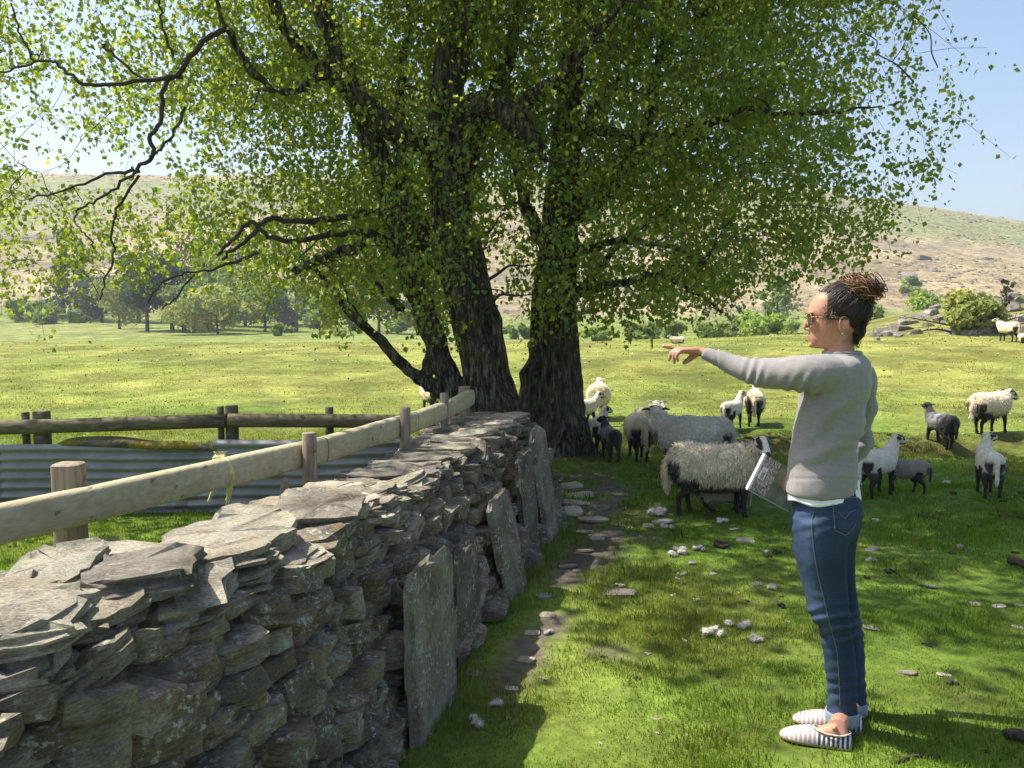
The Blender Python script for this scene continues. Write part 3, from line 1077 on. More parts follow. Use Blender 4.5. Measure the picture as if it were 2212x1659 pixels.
def build_trees():
    g = np.random.default_rng(11)
    base_l = G(1065, 1060); base_l = np.array([P(1062, 990, DL)[0], DL * K, 0.0])
    base_r = np.array([P(1205, 1010, DR)[0], DR * K, float(gz(P(1205, 1010, DR)[0], DR * K))])
    tl = empty('birch_tree', base_l)
    tag(tl, 'large leaning tree with several dark stems growing at the wall end', 'tree')
    tr = empty('birch_tree', base_r)
    tag(tr, 'upright tree with fluted dark trunk beside the grazing flock', 'tree')
    skel = {0: [], 1: []}
    for side, (thick, dep, root, base) in enumerate([(LEFT_THICK, DL, tl, base_l), (RIGHT_THICK, DR, tr, base_r)]):
        mb = MB()
        for k, ln in enumerate(thick):
            pts, rad = limb(ln, dep)
            if k > 0:
                jit = g.normal(0, .012, pts.shape)
                pts = pts + jit
            mb.tube(pts, rad, 14)
            skel[side].append((pts, rad))
        me = mb.mesh('trunk', True, base)
        me = remesh(me, .022, 3, .5)
        co, no = coords(me), normals(me)
        w = co + base
        dep_ = .017 * fbm(w * np.array([9, 9, 1.6]), 3, 91) + (.045 if side == 0 else .10) * fbm(w * np.array([4.6, 4.6, .3]), 2, 95) * (1 - sstep((w[:, 2] - 1.3) / .7)) * (1 - sstep((np.hypot(w[:, 0] - base[0], w[:, 1] - base[1]) - .45) / .3))
        set_coords(me, co + no * dep_[:, None])
        obj('trunk', me, MAT_BARK, root)
    mbt = {0: MB(), 1: MB()}
    for ln in LEFT_THIN:
        pts, rad = limb(ln, DL)
        pts = pts + g.normal(0, .007, pts.shape)
        rad = rad * .8
        mbt[0].tube(pts, rad, 7)
        skel[0].append((pts, rad))
    # candidate leaf sprays in the crown volume
    N = 60000
    c0, r0 = np.array([-1.5, 8.1, 5.4]), np.array([6.2, 3.7, 5.6])
    c1, r1 = np.array([1.55, 8.3, 5.4]), np.array([4.6, 3.4, 5.4])
    u = g.normal(0, 1, (N, 3)); u /= np.linalg.norm(u, axis=1)[:, None]
    rr = g.uniform(0, 1, N) ** (1 / 2.3)
    side = (g.uniform(0, 1, N) < .45).astype(int)
    c = np.where(side[:, None] == 0, c0, c1); r = np.where(side[:, None] == 0, r0, r1)
    p = c + u * rr[:, None] * r
    p = p[(p[:, 2] > 1.1)]
    # keep the front of the crown from hanging over the near ground
    above = p[:, 2] > 1.75 + .374 * p[:, 1]
    above = p[:, 2] > 1.75 + .374 * p[:, 1] + 1.0
    lowfront = p[:, 1] < np.where(above, 4.5, 6.35)
    p = p[~lowfront]
    px, py = proj(p)
    le = lower_edge(px)
    bump = 26 * fbm(np.stack([px / 45, py / 300, 0 * px], -1), 2, 7)
    ok = (py < le - 46 + bump)
    # lopsided right outline and the open sky on the left
    re = np.interp(py, [-300, 0, 40, 100, 150, 200, 260, 330, 420, 480, 560], [2050, 2010, 2030, 2000, 2150, 2150, 2070, 2060, 1985, 1975, 1900])
    ok &= px < re + 18 * fbm(np.stack([py / 40, 0 * py, 0 * py], -1), 2, 8)
    dens = np.ones(len(p)) * .95
    def gap(cx, cy, rx, ry, k):
        d = ((px - cx) / rx) ** 2 + ((py - cy) / ry) ** 2
        return 1 - k * np.exp(-d ** 1.5)
    dens = dens * np.interp(px, [-300, 0, 330, 430, 600, 1700, 1850, 1980, 2170], [.8, .86, .80, .95, 1, 1, .62, .36, .2])
    dens = dens * gap(200, 320, 170, 80, .95) * gap(340, 330, 70, 110, .85) * gap(80, 260, 90, 90, .6) * gap(190, 160, 110, 40, .5)
    dens = dens * gap(1960, 300, 60, 50, .5) * gap(430, 300, 60, 60, .4)
    dens = dens * gap(1075, 660, 70, 130, .93) * gap(1095, 520, 45, 70, .6) * gap(1060, 780, 80, 80, 1)
    dens = dens * gap(1180, 600, 60, 60, .35) * gap(975, 600, 45, 90, .5)
    dens = dens * (1 + .8 * np.exp(-((px - 680) / 260) ** 2 - ((py - 520) / 170) ** 2))
    dens = dens * gap(1720, 480, 60, 60, .35) * gap(1650, 430, 60, 40, .3)
    cl = fbm(p * 1.6, 2, 14)
    ok &= g.uniform(0, 1, len(p)) < dens * np.clip(.62 + 1.9 * cl, .02, 1)
    p = p[ok]
    px, py = px[ok], py[ok]
    inview = (py + .9 * F / p[:, 1] > -20) & (px > -160) & (px < 2340)
    keep = inview | (g.uniform(0, 1, len(p)) < .42)
    p, px, py, inview = p[keep], px[keep], py[keep], inview[keep]
    # limit the count
    vis = np.where(inview)[0]; hid = np.where(~inview)[0]
    g.shuffle(vis); g.shuffle(hid)
    sel = np.concatenate([vis[:10800], hid[:3300]])
    print('vis', len(vis), 'hid', len(hid))
    p, px, py, inview = p[sel], px[sel], py[sel], inview[sel]
    allp = {s: np.concatenate([a for a, _ in skel[s]]) for s in skel}
    allr = {s: np.concatenate([b for _, b in skel[s]]) for s in skel}
    def nearest(s, q):
        d = np.linalg.norm(allp[s] - q, axis=1) + .3 * np.clip(allp[s][:, 2] - q[2], 0, 9)
        k = int(np.argmin(d))
        return k, d[k]
    owner = np.empty(len(p), int)
    for i, q in enumerate(p):
        owner[i] = int(np.min(np.linalg.norm(allp[1][::4] - q, axis=1)) < np.min(np.linalg.norm(allp[0][::4] - q, axis=1)))
    # side branches out to groups of sprays
    for s in (0, 1):
        idx = np.where(owner == s)[0]
        heads = g.choice(idx, min(330, len(idx)), replace=False)
        heads = sorted(heads, key=lambda i: nearest(s, p[i])[1])
        for i in heads:
            k, d = nearest(s, p[i])
            if d < .25:
                continue
            a, b = allp[s][k], p[i]
            r_0 = min(allr[s][k] * .6, .012 + .013 * d)
            mid = (a + b) / 2 + g.normal(0, .10 * d, 3) + np.array([0, 0, .10 * d])
            q1, q2 = a + (mid - a) * .5 + g.normal(0, .04 * d, 3), mid + (b - mid) * .5 + g.normal(0, .05 * d, 3)
            pts = spline([a, q1, mid, q2, b], 3)
            rad = np.linspace(r_0, .004, len(pts))
            mbt[s].tube(pts, rad, 5, caps=False)
            allp[s] = np.concatenate([allp[s], pts[3:]])
            allr[s] = np.concatenate([allr[s], rad[3:]])
    # hanging sprays: a thin twig with alternate leaves
    for s, root, base in ((0, tl, base_l), (1, tr, base_r)):
        V, C = [], []
        idx = np.where(owner == s)[0]
        for i in idx:
            q, near = p[i], inview[i]
            L = g.uniform(.14, .46) if near else g.uniform(.4, .8)
            n = int(g.integers(10, 17)) if near else 9
            s_d = np.clip(q[1] / 8.2, .7, 1.3)
            size = g.uniform(.040, .056) * s_d if near else .10
            out = np.array([g.normal(0, .8), g.normal(0, .8), -.8 + .45 * g.normal()])
            out /= np.linalg.norm(out)
            bend = np.array([g.normal(0, .2), g.normal(0, .2), -.25])
            t = np.sort(g.uniform(0, 1, n))
            ax = q + (t * L)[:, None] * out + (t ** 2 * L)[:, None] * bend
            if near and g.uniform() < .40:
                mbt[s].tube([q, q + L * .5 * out + .25 * L * bend, q + L * out + L * bend], [.0024, .0018, .0012], 3, caps=False)
            spread = g.normal(0, .05 if near else .09, (n, 3))
            o_ = ax + spread
            d = np.stack([g.normal(0, .6, n), g.normal(0, .6, n), -.75 + .5 * g.normal(0, 1, n)], 1)
            d /= np.linalg.norm(d, axis=1)[:, None]
            sd = np.cross(d, g.normal(0, 1, (n, 3)))
            sd /= np.linalg.norm(sd, axis=1)[:, None] + 1e-9
            nm = np.cross(d, sd)
            ls = size * g.uniform(.6, 1.4, n)[:, None]
            fold = .12
            b0 = o_
            m1 = o_ + d * ls * .42
            lft = m1 + sd * ls * .42 + nm * ls * fold
            rgt = m1 - sd * ls * .42 + nm * ls * fold
            tip = o_ + d * ls
            V.append(np.stack([b0, lft, tip, rgt], 1).reshape(-1, 3))
            hue = np.clip(g.normal(.0, 1, (n, 1)) * .22 + float(fbm(q * .9, 2, 19)) * .5, -1, 1)
            hue = np.where(g.uniform(0, 1, (n, 1)) < .12, .9, hue)
            col = np.concatenate([1.0 + .42 * hue, 1.0 + .18 * hue, 1.0 - .2 * hue], 1) * g.uniform(.72, 1.2, (n, 1))
            C.append(np.repeat(col, 4, axis=0))
        V = np.concatenate(V) - base
        k = np.arange(len(V) // 4) * 4
        tris = np.concatenate([np.stack([k, k + 1, k + 2], 1), np.stack([k, k + 2, k + 3], 1)])
        me = mesh_np('crown', V, [tris])
        vcol(me, np.concatenate(C))
        o = obj('crown', me, MAT_LEAF, root)
        tag(o, kind='stuff')
        o = obj('branches', mbt[s].mesh('branches', True, base), MAT_TWIG, root)
        tag(o, kind='stuff')
    print('leaf sprays', len(p), 'in view', int(inview.sum()))

build_trees()
# ------------------------------------------------------------------ sheep
m = NT('sheep_skin')
MAT_SKIN_SHEEP = m.done(m.mix(.5, m.attr(), m.ramp(m.noise(m.co(), 60, 3), [(.3, .6), (.7, 1.3)]), 'MULTIPLY'), .75, m.bump(m.noise(m.co(), 90, 3), .3, .004), .25)
m = NT('wool')
v = m.co()
wn1 = m.noise(m.map(v, (1, 1, .45)), 55, 4, .7)
wn2 = m.noise(v, 9, 3)
c = m.mix(.7, m.attr(), m.ramp(wn1, [(.3, .65), (.7, 1.2)]), 'MULTIPLY')
c = m.mix(.45, c, m.ramp(wn2, [(.3, .75), (.7, 1.15)]), 'MULTIPLY')
MAT_WOOL = m.done(c, .95, m.bump(m.math('ADD', wn1, wn2), .8, .015), .05, **{'Sheen__Weight': .35})

WHITE = np.array([.78, .71, .58])
CREAM = np.array([.80, .67, .46])
GREYW = np.array([.66, .59, .48])
DARK = np.array([.030, .026, .023])
CHAR = np.array([.055, .055, .06])

def rotv(v, yaw, pitch):
    cy, sy, cp, sp = math.cos(yaw), math.sin(yaw), math.cos(pitch), math.sin(pitch)
    v = np.asarray(v, float)
    x = v[..., 0] * cp - v[..., 2] * sp
    z = v[..., 0] * sp + v[..., 2] * cp
    y = v[..., 1]
    return np.stack([x * cy - y * sy, x * sy + y * cy, z], -1)

def make_sheep(name, px, py, hpx, heading, label, head=(0, 0, .0), lamb=False, scheme='torddu', group='flock of sheep in the pasture',
               locks=1200, legs=0, lying=False, wool=None, fat=1.0, ground=None, mark=False, kneel=False, seed=0):
    """head = (yaw relative to body in degrees, pitch in degrees, raise in body heights); hpx = height of the back in picture pixels"""
    g = np.random.default_rng(1000 + seed)
    b = G(px, py) if ground is None else ground
    size = hpx * b[1] / F / .62                # height of the back in metres over the nominal one
    yaw_b = math.radians(heading)
    hy, hp, hr = math.radians(head[0]), math.radians(head[1]), head[2]
    legk = 1.15 if lamb else 1.0
    zb = (.42 if not kneel else .27) if not lying else .17
    slim = .78 if lamb else 1.0
    # --- body under the wool
    mb = MB()
    mb.tube(spline([(-.30, 0, zb + .02, .10), (-.20, 0, zb, .135 * slim), (.05, 0, zb - .02, .14 * slim), (.22, 0, zb, .125 * slim), (.31, 0, zb + .03, .08)], 3)[:, :3],
            spline([(-.30, 0, 0, .10 * slim), (-.20, 0, 0, .135 * slim), (.05, 0, 0, .14 * slim), (.22, 0, 0, .125 * slim), (.31, 0, 0, .08 * slim)], 3)[:, 3], 12)
    nb = np.array([.27, 0, zb + .06])
    nd = rotv([.10, 0, .17 + hr], hy * .55, 0)
    if hp < -.7:
        nd = rotv([.20, 0, -.10], hy * .5, 0)
    hb = nb + nd
    mb.tube([nb - nd * .2, nb + nd * .5, hb], [.095 * slim, .075 * slim, .058], 10)
    H = lambda q: hb + rotv(np.asarray(q, float) * (1.0 if not lamb else .92), hy, hp)
    mb.tube([H((-.03, 0, .0)), H((.02, 0, .015)), H((.07, 0, .005)), H((.12, 0, -.02)), H((.165, 0, -.035)), H((.185, 0, -.04))], [.05, .064, .056, .043, .034, .022], 12)
    mb.tube([H((.02, 0, -.03)), H((.09, 0, -.045)), H((.155, 0, -.055))], [.045, .034, .022], 10)
    for s in (-1, 1):
        ea = [H((.0, s * .05, .03)), H((-.015, s * .085, .045)), H((-.03, s * .125, .04)), H((-.045, s * .15, .03))]
        mb.tube(ea, [.018, .027, .022, .006], 8, flat=.5)
        mb.ball(H((.055, s * .047, .022)), .016, 8)
    # --- legs with knee, hock and cloven foot
    sw = {0: (0, 0, 0, 0), 1: (.05, -.05, -.05, .06), 2: (-.04, .05, .07, -.05), 3: (.02, -.02, -.07, .03)}[legs]
    if not lying:
        k = 0
        for s in (-1, 1):
            dx = sw[k] * 1.0
            top = min(.34, zb - .03)
            if kneel:
                mb.tube([(.18, s * .07, top), (.24, s * .07, .2), (.15, s * .07, .06), (.05, s * .07, .03)], [.05, .03, .024, .02], 9)
            else:
                mb.tube([(.19, s * .075, top), (.20 + dx * .4, s * .075, .25), (.20 + dx * .8, s * .074, .165), (.195 + dx, s * .074, .08), (.20 + dx, s * .074, .035)], [.052, .036, .029, .021, .023], 9)
                mb.tube([(.20 + dx, s * .074, .038), (.212 + dx, s * .074, .004)], [.024, .029], 9)
            dx = sw[k + 2]
            mb.tube([(-.22, s * .078, min(.40, zb - .0)), (-.175 + dx * .2, s * .085, min(.29, zb - .02)), (-.235 + dx * .6, s * .082, .215), (-.275 + dx * .8, s * .08, .165), (-.262 + dx, s * .08, .085), (-.258 + dx, s * .08, .035)], [.085, .068, .040, .029, .021, .023], 9)
            mb.tube([(-.258 + dx, s * .08, .038), (-.245 + dx, s * .08, .004)], [.024, .029], 9)
            k += 1
    else:
        for s in (-1, 1):
            mb.tube([(.18, s * .1, .1), (.27, s * .11, .05), (.20, s * .12, .03)], [.045, .03, .022], 9)
            mb.tube([(-.2, s * .12, .12), (-.08, s * .17, .05), (-.2, s * .17, .03)], [.07, .04, .022], 9)
    me = remesh(mb.mesh('body', True), .0105 / max(.75, min(1.2, size)), 2, .5)
    co = coords(me)
    if scheme == 'torwen':
        base, leg, belly = CHAR, DARK, DARK
    elif scheme == 'white':
        base, leg, belly = WHITE, WHITE * .8, WHITE * .8
    else:
        base, leg, belly = WHITE * .9, DARK, DARK
    col = np.tile(leg, (len(co), 1))
    # face pattern in head space
    hl = rotv(rotv(co - hb, -hy, 0), 0, -hp) / (1.0 if not lamb else .92)
    ishead = (np.linalg.norm(co - hb, axis=1) < .24) & (hl[:, 0] > -.06) & (co[:, 2] > (zb - .5 if hp < -.7 else zb + .02))
    ay, hz, hx = np.abs(hl[:, 1]), hl[:, 2], hl[:, 0]
    face = np.tile(GREYW * 1.05 if scheme != 'torwen' else DARK * 1.3, (len(co), 1))
    if scheme == 'torddu':
        stripe = (ay > .026) & (ay < .056) & (hz > -.012) & (hx > .0) & (hx < .135)
        face[stripe] = DARK
        face[(hz < -.048)] = DARK * 1.5
    nose = hx > .172
    face[nose] = DARK * 1.6
    face[(ay > .062)] = DARK * 1.2 if scheme != 'white' else WHITE * .7
    col[ishead] = face[ishead]
    neck = (~ishead) & (co[:, 0] > .18) & (co[:, 2] > zb)
    col[neck] = base
    vcol(me, col)
    # --- fleece
    fl = MB()
    th = np.linspace(0, 2 * np.pi, 22, endpoint=False)
    prof = [(-.40, .02, .05, .05), (-.385, .02, .12, .13), (-.33, .015, .168, .175), (-.22, .005, .188, .185), (-.08, -.008, .196, .192), (.08, -.008, .192, .19), (.20, .005, .172, .18), (.29, .03, .135, .15), (.345, .05, .08, .10)]
    wk = (slim * .94 if lamb else 1.0) * fat
    rings = []
    for x, dz, ww, hh in prof:
        rings.append(np.stack([np.full(22, x), ww * wk * np.cos(th), zb + .015 + dz + hh * (wk if not lamb else .85) * np.sin(th) * np.where(np.sin(th) < 0, .95 if lamb else 1.03, 1.0)], 1))
    fl.rings(rings)
    nk = [(.20, 0, zb + .07), nb + nd * .15, nb + nd * .55, hb - nd * .12]
    fl.tube(nk, np.array([.15, .135, .108, .078]) * (slim if lamb else 1.0), 14)
    for s in (-1, 1):
        if not lying:
            fl.ball((-.23, s * .085 * wk, zb - .06), (.10, .075, .13), 12)
            fl.ball((.19, s * .07 * wk, zb - .05), (.075, .07, .11), 12)
        else:
            fl.ball((-.2, s * .11, zb - .05), (.13, .09, .1), 12)
    tw = .034 if not lamb else .028
    if not lying:
        sway = g.uniform(-.03, .03)
        fl.tube([(-.37, 0, zb + .10), (-.41, sway * .3, zb + .04), (-.425, sway * .6, zb - .06), (-.42, sway, zb - .17), (-.41, sway, zb - .23)], [.04, tw * 1.15, tw, tw * .9, tw * .5], 10)
    fme = remesh(fl.mesh('fleece', True), .013, 2, .5)
    co, no = coords(fme), normals(fme)
    amp = .005 if lamb else .013
    co = co + no * (amp * fbm(co * np.array([16, 16, 9]) + seed * 7.1, 3, 5) + amp * .9 * fbm(co * 5 + seed, 2, 6))[:, None]
    set_coords(fme, co)
    wcol = wool if wool is not None else (WHITE if lamb else CREAM)
    def fleece_colour(q):
        c_ = np.tile(wcol, (len(q), 1)) * (1 + .16 * fbm(q * 7 + seed, 2, 8))[:, None]
        if scheme == 'white':
            return c_
        belly_ = sstep((zb - .105 - q[:, 2]) / .05) * (q[:, 0] < .30)
        tail = (np.abs(q[:, 1]) < tw * 1.25) & (q[:, 0] < -.345)
        rump = sstep((-.315 - q[:, 0]) / .03) * sstep((zb + .085 - q[:, 2]) / .05) * (np.abs(q[:, 1]) > tw * 1.1)
        rump = np.maximum(rump, sstep((zb - .05 - q[:, 2]) / .05) * (q[:, 0] < -.2)) * (~tail)
        d_ = np.clip(np.maximum(belly_ * (~tail), rump), 0, 1)[:, None]
        if scheme == 'torwen':
            saddle = np.exp(-((q[:, 0] - .02) / .15) ** 2)[:, None] * sstep((q[:, 2] - zb + .02) / .1)[:, None]
            c_ = CHAR * (1 - saddle) + np.array([.34, .335, .33]) * saddle * (.55 if wool is None else 1.) + c_ * 0
            c_[q[:, 0] < -.24] = DARK
            return c_
        c_ = c_ * (1 - d_) + DARK * 1.3 * d_
        throat = sstep((nb[2] + .02 - q[:, 2]) / .05) * (q[:, 0] > .29)
        c_ = c_ * (1 - .75 * throat[:, None]) + DARK * 1.5 * .75 * throat[:, None]
        if mark:
            red = np.exp(-(((q[:, 0] + .12) / .07) ** 2 + ((q[:, 1]) / .12) ** 2)) * (q[:, 2] > zb + .1)
            c_ = c_ * (1 - .6 * red[:, None]) + np.array([.55, .10, .10]) * .6 * red[:, None]
        return c_
    fc = fleece_colour(co)
    vcol(fme, fc)
    # --- hanging locks of wool
    n = int(locks * 1.6) if not lamb else locks // 2
    me_l = None
    if n:
        fme.calc_loop_triangles()
        no = normals(fme)
        idx = g.integers(0, len(co), n)
        p0 = co[idx] - no[idx] * .004
        L = (g.uniform(.02, .055, n) if not lamb else g.uniform(.010, .022, n))[:, None]
        low = sstep((zb + .1 - p0[:, 2]) / .25)[:, None]
        d = no[idx] * (.42 - .1 * low) + np.array([-.25, 0, -.75]) * (.8 + .6 * low) + g.normal(0, .25, (n, 3))
        d /= np.linalg.norm(d, axis=1)[:, None]
        sd = np.cross(d, no[idx] + g.normal(0, .3, (n, 3)))
        sd /= np.linalg.norm(sd, axis=1)[:, None] + 1e-9
        wdt = (g.uniform(.002, .005, n) if not lamb else g.uniform(.002, .0045, n))[:, None]
        mid = p0 + d * L * .55 + no[idx] * .004
        tip = p0 + d * L + np.array([0, 0, -.006])
        V = np.stack([p0 - sd * wdt, p0 + sd * wdt, mid + sd * wdt * .8, mid - sd * wdt * .8, tip], 1).reshape(-1, 3)
        k = np.arange(n) * 5
        me_l = mesh_np('wool_locks', V, [np.stack([k, k + 1, k + 2, k + 3], 1), np.stack([k + 3, k + 2, k + 4], 1)], True)
        vcol(me_l, np.repeat(fc[idx] * g.uniform(.8, 1.22, (n, 1)), 5, axis=0))
    root = empty(name, b)
    root.rotation_euler = (0, 0, yaw_b)
    root.scale = (size, size, size)
    tag(root, label, name, group)
    obj('body', me, MAT_SKIN_SHEEP, root)
    f = obj('fleece', fme, MAT_WOOL, root)
    if me_l is not None:
        o = obj('wool_locks', me_l, MAT_WOOL, f)
        tag(o, kind='stuff')
    return root

def build_flock():
    S = make_sheep
    S('sheep', 1548, 1113, 158, -6, 'long-woolled cream ewe turning its striped face to the camera, behind the folder', head=(-80, -14, -.01), locks=9000, legs=3, wool=CREAM * .98, seed=1)
    S('lamb', 1552, 1106, 104, 186, 'brown-woolled lamb crouching under the long-woolled ewe to suckle', head=(0, -20, -.06), lamb=True, wool=np.array([.38, .32, .25]), kneel=True, locks=1800, seed=2)
    S('sheep', 1488, 1034, 138, 160, 'grey-backed ewe facing away just behind the long-woolled ewe', head=(-66, 6, -.02), wool=GREYW * .95, locks=2400, seed=3)
    S('sheep', 1379, 993, 98, 92, 'cream ewe seen from behind with long tail and black rump, next to the dark lamb', head=(10, -60, -.1), locks=1800, seed=4, legs=2)
    S('sheep', 1402, 972, 96, 62, 'pale ewe half hidden behind the ewe with the long tail', head=(20, -30, -.05), scheme='white', wool=CREAM * 1.05, locks=1200, seed=5)
    S('lamb', 1431, 932, 52, 80, 'small lamb with pricked ears standing beyond the grey-backed ewe', head=(10, 0, .04), lamb=True, locks=500, seed=6)
    S('lamb', 1318, 994, 76, 98, 'charcoal grey lamb with black rump standing beside the tree', head=(30, 5, .03), lamb=True, scheme='torwen', locks=1000, seed=7, fat=1.05)
    S('lamb', 1290, 974, 78, 68, 'lamb with a red mark on its back behind the charcoal lamb', head=(-35, 0, .03), lamb=True, mark=True, locks=900, seed=8)
    S('sheep', 1292, 904, 76, 82, 'plump cream ewe seen from behind, nearest the tree on open grass', head=(0, 5, -.02), scheme='white', wool=CREAM * 1.05, locks=1300, seed=9, fat=1.08)
    S('lamb', 1258, 925, 66, 25, 'lamb with dark legs partly hidden by the tree trunk', head=(0, 0, .02), lamb=True, locks=600, seed=10, legs=1)
    S('lamb', 1581, 928, 66, 52, 'white lamb with black legs and raised head standing by a ewe', head=(-20, 5, .05), lamb=True, locks=900, seed=11, legs=1)
    S('sheep', 1629, 917, 74, 72, 'cream ewe seen from behind next to the white black-legged lamb', head=(0, 0, -.02), locks=1200, seed=12, legs=2)
    S('sheep', 2138, 935, 88, 26, 'cream ewe with black rump striding to the edge of the field', head=(-22, -16, -.05), locks=1800, seed=13, legs=1)
    S('lamb', 2030, 968, 78, 97, 'dark-rumped lamb walking away up the grassy bank', head=(0, 10, .03), lamb=True, scheme='torwen', wool=WHITE, locks=900, seed=14, legs=2)
    S('lamb', 2133, 1070, 106, 72, 'white lamb with black hind legs looking aside below the bank', head=(-48, 5, .05), lamb=True, locks=1400, seed=15)
    S('sheep', 1893, 1072, 110, 38, 'short-woolled ewe standing close behind the person', head=(-25, 0, .03), lamb=True, wool=WHITE * .95, locks=2200, seed=16, fat=1.12)
    S('lamb', 1952, 1066, 78, 172, 'brown-grey lamb walking behind the ewe next to the person', head=(0, -25, -.04), lamb=True, wool=np.array([.27, .235, .19]), locks=1600, seed=17, legs=2)
    S('sheep', 2176, 738, 42, 105, 'distant ewe standing before the rocky knoll', head=(55, 5, .02), locks=500, seed=18)
    S('sheep', 2218, 741, 34, 20, 'sheep lying at the picture edge beside the distant ewe', lying=True, locks=300, seed=19)
    S('sheep', 1462, 742, 24, 178, 'sheep lying on the brow of the field against the bushes', lying=True, head=(0, 0, 0), locks=300, seed=20)
    S('sheep', 932, 893, 66, 118, 'cream sheep half hidden by the low branch of the leaning tree', head=(25, -5, 0), locks=900, seed=21)

build_flock()
# ------------------------------------------------------------------ the person
from mathutils.bvhtree import BVHTree
PD = 3.10                                   # metres from the camera
PXM = PD / F                                # metres per picture pixel there

def W(px, py, dy=0.0):
    return P(px, py, (PD + dy) / K)

def bvh_of(me, off=np.zeros(3)):
    co = coords(me) + off
    return BVHTree.FromPolygons([tuple(c) for c in co], [tuple(p.vertices) for p in me.polygons])

def on_surface(bvh, px, py, lift=.002):
    d = Vector(ray(px, py)).normalized()
    hit = bvh.ray_cast(Vector((0, 0, CAM_H)), d)
    if hit[0] is None:
        return None
    return np.array(hit[0] + hit[1] * lift)

def ellipse_ring(c, a, b, f, r, n=28, pw=1.0):
    """a across (along r), b front to back (along f)"""
    th = np.linspace(0, 2 * np.pi, n, endpoint=False)
    co, si = np.cos(th), np.sin(th)
    co = np.sign(co) * np.abs(co) ** pw
    si = np.sign(si) * np.abs(si) ** pw
    return np.asarray(c) + (a * co)[:, None] * r + (b * si)[:, None] * f

